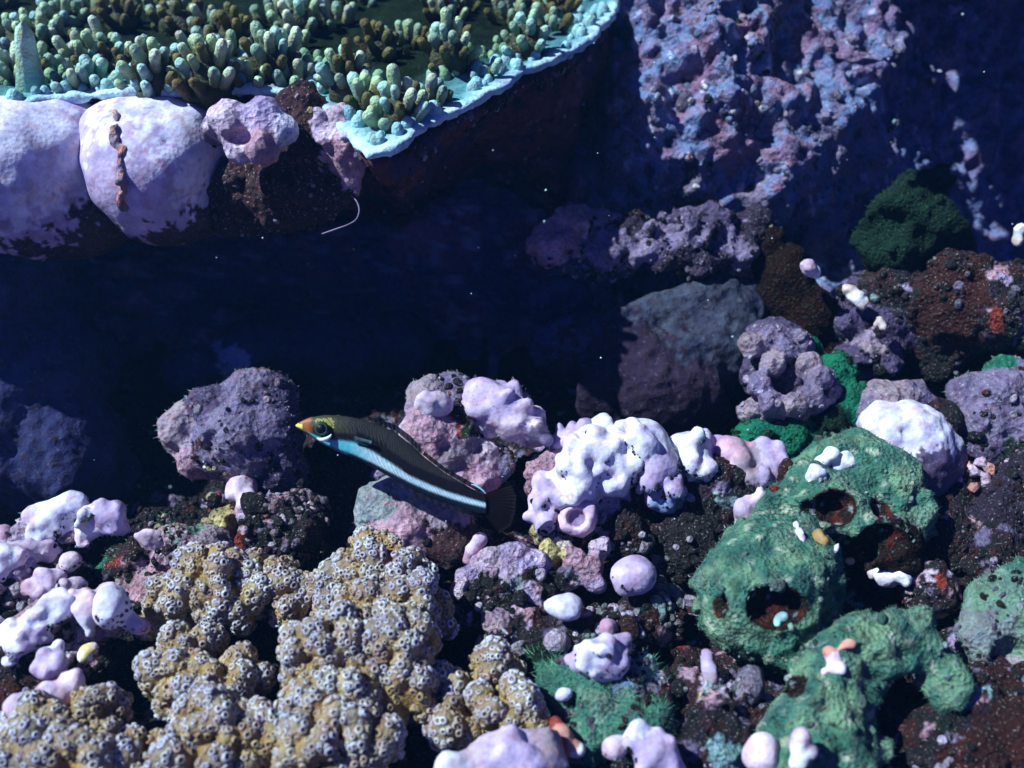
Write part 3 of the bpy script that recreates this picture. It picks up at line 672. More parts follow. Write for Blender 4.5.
outcrop('red_rubble', 'dark red knobbly rubble lump with a white cap beside the pink lobe', 'rock',
        [(275, 533, .1, 34, 'rubd'), (265, 515, .25, 18, 'pinkl', (1.5, 1, .5)), (278, 510, .28, 12, 'lavw', (1.5, 1, .5)), (255, 540, .15, 18, 'red'), (295, 540, .1, 26, 'rubd'), (218, 505, .1, 12, 'red', (.8, 1, 1.4)), (222, 520, .1, 16, 'yellow'), (300, 520, 0, 30, 'black')],
        mat='rubble', k=.06, mid=.055, amp=.08, freq=4, knob=.05, kf=9, res=.03, seed=54, gr=dict(spacing=.07, size=(.012, .045)))
outcrop('mottled_rock', 'pink and yellowish mottled rock with green fringe left of the brown coral', 'rock',
        [(140, 570, .05, 32, 'rub'), (175, 555, .1, 30, 'pinkc'), (205, 560, .1, 30, 'pinkgrey'), (190, 545, .2, 20, 'greenl'), (150, 585, .05, 26, 'pinkc'), (128, 550, .15, 18, 'dgreen'), (118, 572, .05, 14, 'emerald'), (215, 545, .15, 18, 'pinkgrey'), (168, 536, .2, 14, 'dgreen')],
        mat='rubble', k=.08, mid=.055, amp=.08, freq=4, knob=.03, kf=8, seed=57, gr=dict(spacing=.08, size=(.012, .03), dark=False), fz=dict(spacing=.09, colr=(.15, .3, .1)), paint_amp=.08)
outcrop('pink_disc', 'round flat pale pink crust disc leaning on the green fringed rock', 'coralline algae', [(151, 539, None, 16, 'pinkl', (1, .45, 1)), (155, 546, None, 12, 'pinkl', (1, .45, 1))], mat='smooth', k=.05, amp=.015, freq=6, res=.025, seed=59)

outcrop('knobbly_rock', 'tall knobbly pinkish grey rock behind the fish', 'rock',
        [(430, 402, .95, 22, 'pinkgrey'), (430, 430, .8, 26, 'pinkc'), (455, 395, .9, 22, 'greyp'), (460, 425, .75, 24, 'rub'), (455, 455, .5, 28, 'pinkgrey'), (485, 455, .5, 16, 'pinkl'), (470, 480, .3, 28, 'pinkc'), (412, 432, .8, 12, 'pinkl'), (475, 440, .6, 12, 'greyt'), (440, 480, .3, 34, 'pinkgrey'), (500, 465, .4, 14, 'greyp')],
        mat='rock', k=.09, amp=.05, freq=3.5, knob=.04, kf=5, seed=61, gr=dict(spacing=.12, size=(.012, .03)), fz=dict(spacing=.12, colr=(.35, .45, .42)), var=.35)
outcrop('pink_disc', 'round flat lilac crust disc on the upper left of the knobbly rock', 'coralline algae', [(433, 406, None, 19, 'pinkl', (1, .45, 1)), (433, 406, None, 13, 'lavw', (1, .8, 1))], mat='smooth', k=.05, amp=.012, freq=6, res=.025, seed=63)
outcrop('algae_lobe', 'long smooth lavender lobe leaning off the right of the knobbly rock', 'coralline algae',
        [(480, 395, 1.0, 19, 'lav'), (497, 407, .95, 23, 'lav'), (515, 422, .85, 22, 'pinkl'), (535, 435, .75, 14, 'greyp'), (510, 400, .9, 14, 'greyp')], mat='smooth', k=.12, amp=.04, freq=2.5, mid=.016, nodules=(.3, .06, .10), seed=65, fz=dict(spacing=.14, colr=(.4, .5, .5)))
outcrop('grey_mound', 'grey rounded rock hump just under the fish', 'rock',
        [(385, 510, .35, 30, 'greyt'), (410, 500, .4, 26, 'greyt'), (440, 515, .3, 26, 'pinkgrey'), (400, 535, .2, 36, 'pinkc'), (450, 545, .1, 30, 'maroon'), (372, 540, .1, 12, 'red'), (455, 530, .2, 16, 'pinkc'), (400, 495, .45, 20, 'greyt')],
        mat='rock', k=.12, amp=.05, freq=3, seed=67, gr=dict(spacing=.15, size=(.012, .03)), var=.4, paint_amp=.09)
outcrop('algae_nodule', 'little pink knob at the tip of the fish tail', 'coralline algae', [(478, 540, .4, 7.5, 'pinkl', (1.1, 1, .9)), (472, 548, .35, 7, 'pinkl'), (471, 560, .25, 8, 'pinkc')], mat='smooth', k=.06, amp=.02, freq=6, res=.025, seed=68)

# central white lumps
outcrop('encrusted_rock', 'dark speckled rock body under the brightest white lumps', 'rock',
        [(600, 495, .2, 40, 'lav'), (640, 485, .25, 38, 'rub'), (575, 505, .2, 34, 'pinkl'), (700, 475, .25, 26, 'lav'), (680, 500, .1, 40, 'rubd'), (560, 530, .1, 26, 'rub'), (620, 530, 0, 36, 'rubd'), (560, 480, .3, 34, 'pinkc'), (720, 490, .2, 36, 'rubd'), (690, 540, -.1, 40, 'black')],
        mat='rubble', k=.08, amp=.06, freq=4, knob=.05, kf=8, seed=70, gr=dict(spacing=.065, size=(.012, .045), table=LAVT, clump=.2))
LUMPS = [
 ('algae_lump', 'largest bright lavender white lump, spilling down to the left of the dark hollow', [(600, 462, .70, 30, 'lavw', (1.2, 1, .9)), (575, 478, .62, 24, 'lavw'), (622, 468, .62, 20, 'lavw', (1.2, 1, .8)), (560, 490, .52, 18, 'lav'), (548, 505, .45, 14, 'lav'), (545, 522, .35, 12, 'lav'), (585, 485, .5, 22, 'lavw'), (606, 445, .72, 22, 'lavw')], .12, 80),
 ('algae_lump', 'lilac lump behind the largest white lump, beside the algae lobe', [(582, 442, .62, 20, 'lav', (1.3, 1, .9)), (605, 445, .6, 18, 'lav')], .12, 81),
 ('algae_lump', 'tall white lump with turf fringe right of the largest one', [(645, 448, .75, 26, 'lavw'), (655, 470, .62, 24, 'lav'), (640, 440, .8, 20, 'white')], .12, 82),
 ('algae_lump', 'narrow blue grey lobe hanging below the tall white lump', [(665, 485, .5, 16, 'lav'), (668, 502, .4, 11, 'bluegrey'), (672, 470, .55, 14, 'greyp')], .08, 83),
 ('algae_lump', 'bluish white knob right of the tall white lump', [(690, 450, .65, 19, 'white'), (697, 465, .55, 17, 'lavw'), (680, 445, .65, 12, 'white'), (705, 455, .5, 16, 'lav')], .08, 84),
 ('algae_lump', 'pinkish banded lump at the left foot of the green sponge', [(728, 455, .5, 20, 'pinkc'), (745, 470, .4, 20, 'pinkgrey'), (765, 462, .45, 18, 'lav'), (735, 480, .3, 18, 'rub'), (765, 480, .35, 18, 'lav'), (748, 510, .2, 18, 'pinkl')], .08, 85),
 ('algae_ball', 'violet ball in the dark hollow right of the pale yellow patch', [(635, 575, .45, 20, 'lav', (1.1, 1, .9)), (622, 585, .4, 10, 'lav')], .1, 86),
 ('algae_ball', 'small white oval ball just below and left of the violet ball', [(562, 607, .45, 13, 'lavw', (1.4, 1, .9)), (572, 606, .42, 10, 'lavw')], .08, 87),
 ('algae_ball', 'lobed white ball with violet base above the green turf', [(598, 655, .5, 19, 'lavw'), (610, 664, .45, 17, 'lav'), (580, 663, .4, 12, 'lav'), (598, 675, .35, 13, 'pinkl'), (615, 650, .42, 12, 'lav')], .05, 88),
 ('algae_ball', 'white capped blue ball at the bottom edge, right of its pink neighbour', [(652, 752, .35, 20, 'lav'), (642, 735, .4, 12, 'lavw'), (665, 760, .3, 16, 'lav')], .06, 89),
 ('algae_ball', 'small pink ball at the bottom edge left of the blue one', [(614, 750, .35, 12, 'pinkl'), (620, 742, .35, 9, 'lavw')], .06, 90),
 ('algae_ball', 'pale pink ball at the bottom edge under the green sponge', [(760, 758, .4, 17, 'pinkl'), (762, 748, .42, 13, 'lavw')], .06, 91),
 ('algae_nodule', 'pink and white knob pair in front of the sponge arm at the bottom', [(800, 742, .75, 9, 'pinkl'), (812, 752, .7, 8, 'pinkl'), (802, 756, .7, 7, 'white')], .04, 92),
 ('algae_nodule', 'small pinkish knob left above the lobed white ball', [(608, 628, .3, 8, 'pinkc')], .04, 93),
 ('algae_nodule', 'tiny white knob in the green turf left of the lobed ball', [(563, 695, .35, 8, 'lavw')], .04, 94),
 ('algae_cone', 'pale cone under the lower edge of the round green sponge', [(707, 655, .4, 6, 'lav'), (710, 668, .35, 8, 'lav'), (713, 680, .3, 8, 'pinkgrey')], .06, 95),
]
SPECKS = dict(spacing=.08, size=(.006, .016), table=[('black', .35), ('dred', .55), ('teal', .75), ('greyp', 1.01)], clump=.05, dark=False, low=True)
for nm, lab, bl, k, sd in LUMPS:
    outcrop(nm, lab, 'coralline algae', bl, mat='smooth', k=k, amp=.035, freq=2.8, res=.026, seed=sd, fine=.003, mid=.016, nodules=(.20, .055, .10) if sd < 86 else ((.16, .03, .055) if sd in (88, 89, 92) else None), gr=SPECKS, fz=dict(spacing=.13, colr=(.4, .5, .45)) if sd in (82, 84) else None)
# cup on the white lump
cp = on(577, 518, .12); cr = .20
f = Field(cp - .35, cp + .35, .02); Rv = basis(np.array([[-.15, -.72, .68]]) / np.linalg.norm([-.15, -.72, .68]))[0]
f.add(cp, (.20, .19, .10), .05, Rv); f.add(cp - Rv[:, 2] * .12, (.10, .10, .15), .08, Rv); f.disp(lambda P: .03 * fbm(P, 6, 2, 4), .15); f.sub(cp + Rv[:, 2] * .07, (.095, .09, .085), .04, Rv)
V, F = f.mesh(); d = np.linalg.norm((V - cp - Rv[:, 2] * .02), axis=1)[:, None]
cc = np.where(d < .085, np.array([[.22, .15, .26]]), np.array([[.68, .48, .60]]))
tag(mobj('algae_cup', V, F, M['smooth'], col=cc), 'pink flower shaped cup with a dark centre on the white lump', 'coralline algae')
outcrop('pink_rubble', 'pink and lilac crusted clump with red and teal flecks below the fish tail', 'rock',
        [(470, 580, .2, 16, 'lav'), (490, 565, .3, 16, 'pinkl'), (512, 562, .3, 20, 'lav'), (535, 565, .25, 16, 'lav'), (500, 590, .1, 30, 'rub'), (530, 600, .05, 28, 'rub'), (460, 590, .25, 8, 'pinkl'), (485, 600, .15, 12, 'lav'), (505, 575, .3, 14, 'pinkl'), (480, 610, 0, 30, 'rubd')],
        mat='rubble', k=.07, amp=.04, freq=4, knob=.04, kf=8, res=.028, seed=96, gr=dict(spacing=.07, size=(.014, .05), table=LAVT))
outcrop('yellow_crust', 'pale yellow and pink crusted patch under the pink cup', 'coralline algae',
        [(550, 555, .25, 13, 'yellow', (.9, 1, 1.4)), (558, 545, .3, 10, 'cream'), (575, 560, .25, 13, 'pinkc'), (590, 570, .2, 14, 'pinkc'), (562, 580, .15, 14, 'rub'), (596, 585, .15, 10, 'lav'), (600, 548, .25, 12, 'pinkl')],
        mat='rubble', k=.05, amp=.04, freq=5, knob=.03, kf=9, res=.028, seed=98, gr=dict(spacing=.08, size=(.012, .03)))
outcrop('low_rubble', 'low red and pink rubble ridge left of the small white oval ball', 'rock',
        [(500, 640, 0, 26, 'rubd'), (540, 645, 0, 28, 'rub'), (520, 625, .05, 22, 'rubd'), (580, 640, -.05, 30, 'rubd'), (620, 640, -.1, 34, 'rubd'), (650, 620, -.1, 34, 'rubd')],
        mat='rubble', k=.08, amp=.06, freq=4, knob=.05, kf=8, seed=100, gr=dict(spacing=.08, size=(.012, .045), table=LAVT, clump=.2))
outcrop('turf_rock', 'green turfed rock carrying the lobed white ball', 'rock',
        [(560, 690, .1, 28, 'green'), (590, 690, .15, 30, 'green'), (625, 690, .1, 30, 'bluegrey'), (640, 670, .15, 18, 'teal'), (540, 670, 0, 24, 'dgreen'), (600, 715, .1, 30, 'greenl'), (640, 730, .1, 34, 'green'), (590, 740, 0, 30, 'green'), (660, 690, 0, 20, 'rub')],
        mat='turf', k=.1, amp=.06, freq=3.5, seed=102, gr=dict(spacing=.11, size=(.012, .035), dark=False), fz=dict(spacing=.05, colr=(.10, .28, .16), length=(.05, .12)), paint_amp=.1)
outcrop('speckled_rubble', 'rubble heap of pink, white and red flecks left of the sponge arm', 'rock',
        [(700, 695, .1, 22, 'rub'), (725, 700, .1, 26, 'rub'), (700, 725, .05, 26, 'rub'), (730, 735, .05, 26, 'rub'), (695, 750, 0, 26, 'rub'), (720, 760, 0, 24, 'teal'), (695, 682, .2, 10, 'pinkc'), (712, 690, .2, 10, 'teal'), (760, 720, .05, 20, 'dred')],
        mat='rubble', k=.06, mid=.055, amp=.08, freq=4, knob=.06, kf=8, res=.03, seed=104, gr=dict(spacing=.07, size=(.012, .05), table=LAVT, clump=.2))
outcrop('red_tunicate', 'little red and pink sea squirt with a white tip at the bottom edge', 'sea squirt',
        [(556, 724, .3, 8, 'red'), (562, 735, .28, 10, 'coral'), (570, 745, .25, 10, 'coral'), (578, 752, .22, 7.5, 'white')], mat='smooth', k=.06, amp=.02, freq=6, res=.025, seed=106, paint_amp=.02)
outcrop('lilac_mound', 'blurred lilac mound at the bottom edge in front of the brown coral', 'coralline algae',
        [(510, 755, .45, 26, 'lav'), (540, 750, .4, 22, 'pinkgrey'), (480, 765, .4, 22, 'pinkl'), (450, 775, .4, 22, 'lavw'), (555, 765, .35, 14, 'greyp'), (525, 775, .4, 24, 'lav')], mat='smooth', k=.08, amp=.05, freq=4, seed=108)

# ================================================================== LEFT BOTTOM: knobbed lavender algae
LB = [
 ('algae_clump', 'upper pink white lobes with turf hairs above the dark gap at lower left', [(52, 512, .55, 15, 'lavw', (1.2, 1, .8)), (72, 506, .6, 15, 'lavw', (1.1, 1, .9)), (35, 520, .5, 14, 'pinkl'), (45, 535, .45, 13, 'lavw'), (58, 525, .5, 10, 'lavw')]),
 ('algae_clump', 'round lilac lobe at the right end of the upper lobes', [(108, 517, .55, 16, 'lav', (1.1, 1, .95)), (95, 522, .5, 14, 'lavw'), (85, 535, .4, 11, 'pinkl')]),
 ('algae_clump', 'bright pink lobes at the left frame edge below the upper ones', [(8, 560, .45, 17, 'lavw'), (25, 555, .45, 13, 'pinkl'), (45, 550, .42, 12, 'pinkl'), (-8, 570, .4, 20, 'lavw'), (2, 540, .4, 13, 'pinkc')]),
 ('algae_nodule', 'small pink white knob in the dark gap under the lilac lobe', [(70, 560, .4, 8.5, 'pinkl'), (66, 565, .35, 6, 'lavw')]),
 ('algae_nodule', 'pinkish knob cluster above the long bright ridge', [(42, 583, .35, 9, 'pinkl'), (52, 578, .35, 8, 'pinkl'), (36, 588, .3, 7, 'pinkc')]),
 ('algae_nodule', 'narrow upright pink lobe between ridge and dark gap', [(71, 588, .4, 9, 'pinkl', (.9, 1, 1.4)), (74, 598, .35, 9, 'lavw')]),
 ('algae_ball', 'brightest smooth white ball at the right end of the long ridge', [(110, 608, .62, 19, 'lavw', (.95, 1, 1.15)), (112, 597, .6, 13, 'lavw'), (135, 624, .45, 9, 'lav'), (145, 627, .4, 6, 'pinkc')]),
 ('algae_clump', 'pair of pinkish knobs left of the brightest ball', [(92, 602, .5, 11, 'pinkl'), (78, 608, .45, 10, 'pinkl'), (90, 622, .4, 9, 'lavw'), (105, 590, .48, 9, 'pinkl')]),
 ('algae_ridge', 'long lumpy lavender ridge curving down to the left', [(62, 610, .5, 13, 'lavw'), (45, 615, .5, 14, 'lavw'), (28, 626, .45, 13, 'lavw'), (33, 638, .4, 11, 'lav'), (14, 640, .4, 11, 'lavw'), (10, 655, .35, 9, 'lavw'), (52, 600, .5, 9, 'lavw')]),
 ('algae_nodule', 'single peaked lilac knob below the ridge', [(54, 664, .45, 11, 'lav'), (52, 655, .45, 6, 'lavw'), (50, 672, .4, 8, 'lav')]),
 ('algae_nodule', 'pink folded knob above the lower left brown coral', [(58, 692, .45, 12, 'pinkl', (1.3, 1, .8)), (48, 700, .4, 11, 'pinkc'), (72, 690, .4, 9, 'pinkl')]),
 ('algae_ball', 'lilac pink ball at far lower left touching the brown coral', [(20, 706, .45, 14, 'pinkl'), (24, 712, .42, 11, 'lav')]),
 ('algae_nodule', 'small yellowish white knob beside the dark hole at lower left', [(86, 652, .4, 6, 'yellow'), (92, 648, .4, 4, 'white'), (84, 658, .38, 4, 'white')]),
]
for i, (nm, lab, bl) in enumerate(LB):
    outcrop(nm, lab, 'coralline algae', bl, mat='smooth', k=.10, amp=.035, freq=3.5, res=.024, seed=120 + i, fine=.003, mid=.016, nodules=(.15, .035, .065) if i not in (3, 6, 11, 12) else None, gr=SPECKS, fz=dict(spacing=.10, colr=(.4, .5, .45)) if i in (0, 1) else None)
outcrop('speckled_rock', 'black and teal speckled rock beneath the lavender lobes at left', 'rock',
        [(60, 540, .2, 28, 'rubf'), (35, 545, .25, 28, 'pinkl'), (20, 580, .15, 34, 'lav'), (30, 580, .05, 38, 'rubf'), (60, 590, .0, 32, 'rubf'), (-10, 600, .05, 46, 'rubf'), (90, 560, -.1, 26, 'black')],
        mat='rubble', k=.08, mid=.055, amp=.08, freq=4, knob=.06, kf=8, res=.03, seed=140, gr=dict(spacing=.07, size=(.012, .05), table=LAVT, clump=.2))
outcrop('speckled_rock', 'speckled dark rock under the long lavender ridge', 'rock',
        [(50, 645, .1, 28, 'rubf'), (45, 630, .2, 26, 'pinkc'), (95, 625, .2, 20, 'lav'), (20, 670, .05, 32, 'rubf'), (60, 675, .0, 34, 'rub'), (90, 665, -.05, 26, 'rubd'), (10, 720, -.05, 40, 'dred'), (-10, 680, .05, 40, 'rubd')],
        mat='rubble', k=.08, mid=.055, amp=.08, freq=4, knob=.06, kf=8, res=.03, seed=142, gr=dict(spacing=.07, size=(.012, .05), table=LAVT, clump=.2))

# ================================================================== BROWN CAULIFLOWER CORALS
# corallite: a small raised ring with a dark mouth
def ring_mesh(ns=8):
    prof = [(1.0, 0.0), (.88, .42), (.64, .62), (.40, .50), (.24, .22)]; V = []; F = []; C = []
    for r, z in prof:
        for j in range(ns): a = 2 * PI * j / ns; V.append((r * math.cos(a), r * math.sin(a), z))
    V.append((0, 0, .12)); n = len(prof)
    for i in range(n - 1):
        for j in range(ns):
            a, b, c_, d = i * ns + j, i * ns + (j + 1) % ns, (i + 1) * ns + (j + 1) % ns, (i + 1) * ns + j
            F += [(a, b, c_), (a, c_, d)]
    for j in range(ns): F.append(((n - 1) * ns + j, (n - 1) * ns + (j + 1) % ns, n * ns))
    lev = [0] * ns + [1] * ns + [2] * ns + [3] * ns + [3] * ns + [4]
    return np.array(V), np.array(F), np.array(lev)
RV, RF, RL = ring_mesh()
def lobe(parent, blobs, seed, nub=.108, pale=1.0):
    """one lobe of the colony: a mound of blunt knobs, every knob set with ringed corallites"""
    B, K = conv(blobs)
    lo = np.min([c - r for c, r in B], 0) - .3; hi = np.max([c + r for c, r in B], 0) + .3
    f = Field(lo, hi, .06)
    for c, r in B: f.add(c, r * .74, .08)
    V0, F0 = f.mesh(); N0 = vnormals(V0, F0)
    i = scatter(V0, N0, .172, (N0 @ VIEW > -.3)); P = V0[i] + N0[i] * .03
    f = Field(lo, hi, .028)
    for c, r in B: f.add(c, r * .74, .06)
    rr = RNG.uniform(.75, 1.25, len(i)) * nub
    for p, r in zip(P, rr): f.add(p + RNG.normal(size=3) * .025, (r, r, r * 1.15), .02)
    f.disp(lambda Q: .008 * perlin(Q, 14, seed), .1)
    V, F = f.mesh(); N = vnormals(V, F)
    d0 = np.min([ell_d(V, c, r * .76) for c, r in B], 0)      # how far a point stands out of the mound: knob tips are pale, the flesh between is gold
    t = np.clip((d0 - .06) / .09, 0, 1)[:, None]
    n = fbm(V, 6, 2, seed)[:, None]
    c = np.array(PAL['tan']) * (1 - t) + np.array([.32, .26, .17]) * t * pale; c = c * (1 + .3 * n)
    lb = mobj('lobe', V, F, M['coral'], parent, col=np.clip(c, .003, .9))
    j = scatter(V, N, .074, (N @ VIEW > -.35) & (d0 > .01))
    if len(j):
        s = RNG.uniform(.022, .042, len(j))
        Nj = N[j] + .10 * RNG.normal(size=(len(j), 3)); Nj /= np.linalg.norm(Nj, axis=1)[:, None]
        W, FF = stamp(RV, RF, V[j] - N[j] * .003, basis(Nj), np.stack([s * RNG.uniform(.85, 1.15, len(j)), s, s * RNG.uniform(.6, 1.5, len(j))], 1))
        tj = t[j]; up = np.array([.56, .58, .62]) * tj + np.array([.44, .32, .15]) * (1 - tj)
        lv = {0: np.array([.24, .17, .08]), 3: np.array([.16, .11, .07]), 4: np.array([.28, .17, .08])}
        cc = np.zeros((len(j), len(RV), 3))
        for q in range(len(RV)):
            l = RL[q]; cc[:, q] = up * (RNG.uniform(.8, 1.2, (len(j), 1))) if l in (1, 2) else lv[l]
        po = mobj('polyps', W, FF, M['plain'], lb, col=np.clip(cc.reshape(-1, 3), 0, .9)); tag(po, kind='stuff')
COLONIES = [
 ('knobbly brown coral colony with rounded pale tipped lobes, nearest the centre', [
   [(375, 568, .45, 36, 't'), (350, 585, .35, 26, 't'), (400, 575, .4, 26, 't')],
   [(365, 612, .45, 30, 't'), (410, 605, .45, 30, 't'), (432, 612, .35, 18, 't')],
   [(318, 655, .55, 34, 't'), (352, 640, .55, 32, 't')], [(398, 648, .5, 40, 't')],
   [(316, 694, .42, 32, 't'), (352, 690, .45, 30, 't')], [(405, 692, .35, 28, 't')],
   [(330, 725, .42, 36, 't'), (365, 740, .35, 30, 't'), (310, 752, .4, 32, 't')],
   [(290, 615, .25, 11, 't')], [(303, 590, .3, 12, 't')], [(325, 590, .35, 13, 't'), (330, 612, .3, 11, 't')]]),
 ('brown coral colony with white ringed lobes at left, below the mottled rock', [
   [(215, 585, .35, 38, 't'), (180, 600, .25, 30, 't'), (240, 595, .3, 30, 't')],
   [(272, 575, .35, 24, 't'), (285, 592, .3, 20, 't'), (262, 592, .3, 14, 't')],
   [(160, 618, .15, 20, 't'), (180, 622, .05, 18, 't')],
   [(188, 650, .3, 20, 't'), (165, 672, .3, 20, 't'), (185, 682, .3, 26, 't'), (215, 690, .3, 26, 't')],
   [(214, 643, .25, 11, 't')], [(243, 664, .3, 15, 't'), (256, 674, .2, 11, 't')]]),
 ('brown coral colony at the bottom edge between the left and central ones', [
   [(215, 725, .35, 34, 't'), (205, 755, .3, 36, 't'), (235, 750, .3, 30, 't')],
   [(258, 728, .3, 18, 't'), (270, 745, .3, 18, 't')], [(175, 765, .3, 22, 't')]]),
 ('brown coral colony in the lower left corner under the pink knobs', [
   [(50, 735, .3, 40, 't'), (90, 725, .28, 34, 't'), (35, 765, .3, 40, 't'), (80, 765, .3, 44, 't')],
   [(130, 735, .25, 12, 't')], [(135, 758, .25, 18, 't'), (150, 748, .2, 12, 't')], [(115, 712, .22, 14, 't')]]),
 ('small brown coral colony with few lobes right of the central one', [
   [(488, 675, .25, 20, 't'), (502, 668, .25, 16, 't'), (470, 690, .2, 18, 't')],
   [(490, 715, .25, 20, 't'), (508, 710, .25, 22, 't'), (525, 722, .2, 18, 't')], [(440, 700, .15, 18, 't'), (455, 720, .2, 20, 't')]]),
]
for i, (lab, lobes) in enumerate(COLONIES):
    c0 = at(lobes[0][0][0], lobes[0][0][1], 0)
    e = empty('cauliflower_coral', tuple(c0), lab, 'coral')
    for j, bl in enumerate(lobes): lobe(e, bl, 200 + 17 * i + j)
    allb = [(b[0], b[1] + 8, b[2] - .38, b[3] * .95, 'flesh') for bl in lobes for b in bl]
    V, F, col = grow(allb, res=.05, k=.25, amp=.05, seed=220 + i)
    mobj('base', V, F, M['coral'], e, col=np.clip(col, 0, .9))

# ================================================================== RIGHT: balls, sponges
outcrop('algae_ball', 'large round lavender white ball with pits at right', 'coralline algae',
        [(900, 436, .65, 38, 'lavw', (1.0, 1, .95)), (918, 440, .62, 34, 'lavw'), (885, 430, .65, 25, 'lavw'), (915, 465, .42, 38, 'purple'), (940, 460, .42, 25, 'dpurple')],
        mat='smooth', k=.14, amp=.035, freq=3, seed=150, holes=[(884, 420, 4), (880, 434, 4), (882, 446, 3.5), (912, 425, 4.5), (904, 432, 3), (918, 430, 3), (908, 436, 3)], fine=.012, paint_amp=.08)  # purple patches put the shade at the lower right into the colour
outcrop('striped_lump', 'pinkish grey striped lump behind the large pitted ball', 'coralline algae',
        [(888, 402, .65, 25, 'pinkgrey', (1.3, 1, .8)), (870, 412, .6, 16, 'greyp'), (910, 400, .6, 20, 'greyp'), (935, 425, .4, 28, 'rubd')], mat='rock', k=.1, amp=.04, freq=4, seed=152)
outcrop('lumpy_rock', 'lumpy dull purple rock at the right frame edge', 'rock',
        [(970, 395, .6, 22, 'greyp'), (1000, 400, .6, 28, 'greyp'), (1020, 385, .7, 26, 'greyp'), (985, 425, .4, 28, 'greyp'), (1020, 425, .4, 30, 'greyp'), (1005, 372, .8, 16, 'emerald'), (1050, 400, .5, 40, 'greyp'), (1015, 455, .2, 24, 'dgreen'), (985, 450, .2, 22, 'purple')],
        mat='rock', k=.09, amp=.06, freq=3.5, knob=.03, seed=154, gr=dict(spacing=.14, size=(.012, .03)), fz=dict(spacing=.14, colr=(.2, .4, .3)))
outcrop('crinkled_crust', 'small salmon pink crinkled crust right of the large pitted ball', 'coralline algae',
        [(965, 465, .45, 6, 'coral'), (973, 472, .45, 6, 'pinkl'), (981, 462, .5, 5, 'pinkl'), (990, 470, .45, 7, 'coral'), (985, 482, .4, 6, 'pinkl'), (975, 486, .4, 5, 'coral'), (996, 486, .35, 6, 'pinkl'), (1003, 478, .35, 5, 'pinkc'), (960, 478, .4, 4, 'pinkl'), (990, 498, .3, 5, 'cream')],
        mat='rock', k=.03, amp=.04, freq=8, res=.025, seed=156)
outcrop('shaded_rubble', 'dark rubble in shade between the pitted ball and the right corner sponge', 'rock',
        [(960, 500, .0, 40, 'rubd'), (1000, 520, .0, 44, 'deep'), (940, 540, -.1, 40, 'rubd'), (990, 560, -.1, 36, 'rubd'), (1040, 500, .1, 50, 'deep'), (930, 590, 0, 26, 'rubf')],
        mat='rubble', k=.1, amp=.06, freq=3, knob=.05, kf=7, seed=158, gr=dict(spacing=.09, size=(.01, .03)))
# swirled purple crust on emerald sponge
outcrop('emerald_sponge', 'emerald green sponge lapping round the swirled purple crust', 'sponge',
        [(835, 375, .75, 22, 'emerald'), (850, 405, .55, 24, 'emerald'), (825, 430, .4, 26, 'dgreen'), (785, 440, .35, 28, 'emerald'), (755, 435, .4, 18, 'emerald'), (805, 350, .85, 18, 'emerald'), (745, 445, .35, 12, 'emerald')],
        mat='turf', k=.1, amp=.06, freq=4, seed=160, holes=[(777, 440, 5)], gr=dict(spacing=.14, size=(.012, .03), table=[('emerald', .6), ('dgreen', 1.01)], mat='turf', dark=False), paint_amp=.1)
# the swirl: thick rolled crust
pts = [(752, 345), (770, 338), (785, 350), (772, 365), (760, 385), (770, 402), (792, 404), (812, 396), (820, 378), (808, 366)]
bl = [(px, py, 1.16 - (py - 340) * .0050, 13, 'greyp' if i % 3 else 'pinkgrey') for i, (px, py) in enumerate(pts)]
bl += [(775, 348, .85, 32, 'purple', (1.1, 1, .9)), (765, 372, .66, 26, 'purple'), (788, 380, .72, 24, 'purple'), (748, 410, .62, 12, 'pinkgrey'), (765, 412, .62, 14, 'pinkgrey'), (790, 414, .62, 14, 'pinkgrey', (1.3, 1, .7)), (820, 405, .66, 13, 'pinkgrey'), (829, 388, .74, 13, 'greyp'), (798, 345, 1.0, 16, 'greyp'), (805, 385, .72, 16, 'purple')]
outcrop('swirled_crust', 'swirling violet crust with rolled edge in front of the tilted slab', 'coralline algae', bl, mat='rock', k=.05, amp=.03, freq=5, res=.028, seed=162, gr=dict(spacing=.2, size=(.01, .022), table=[('lav', 1.01)], dark=False))

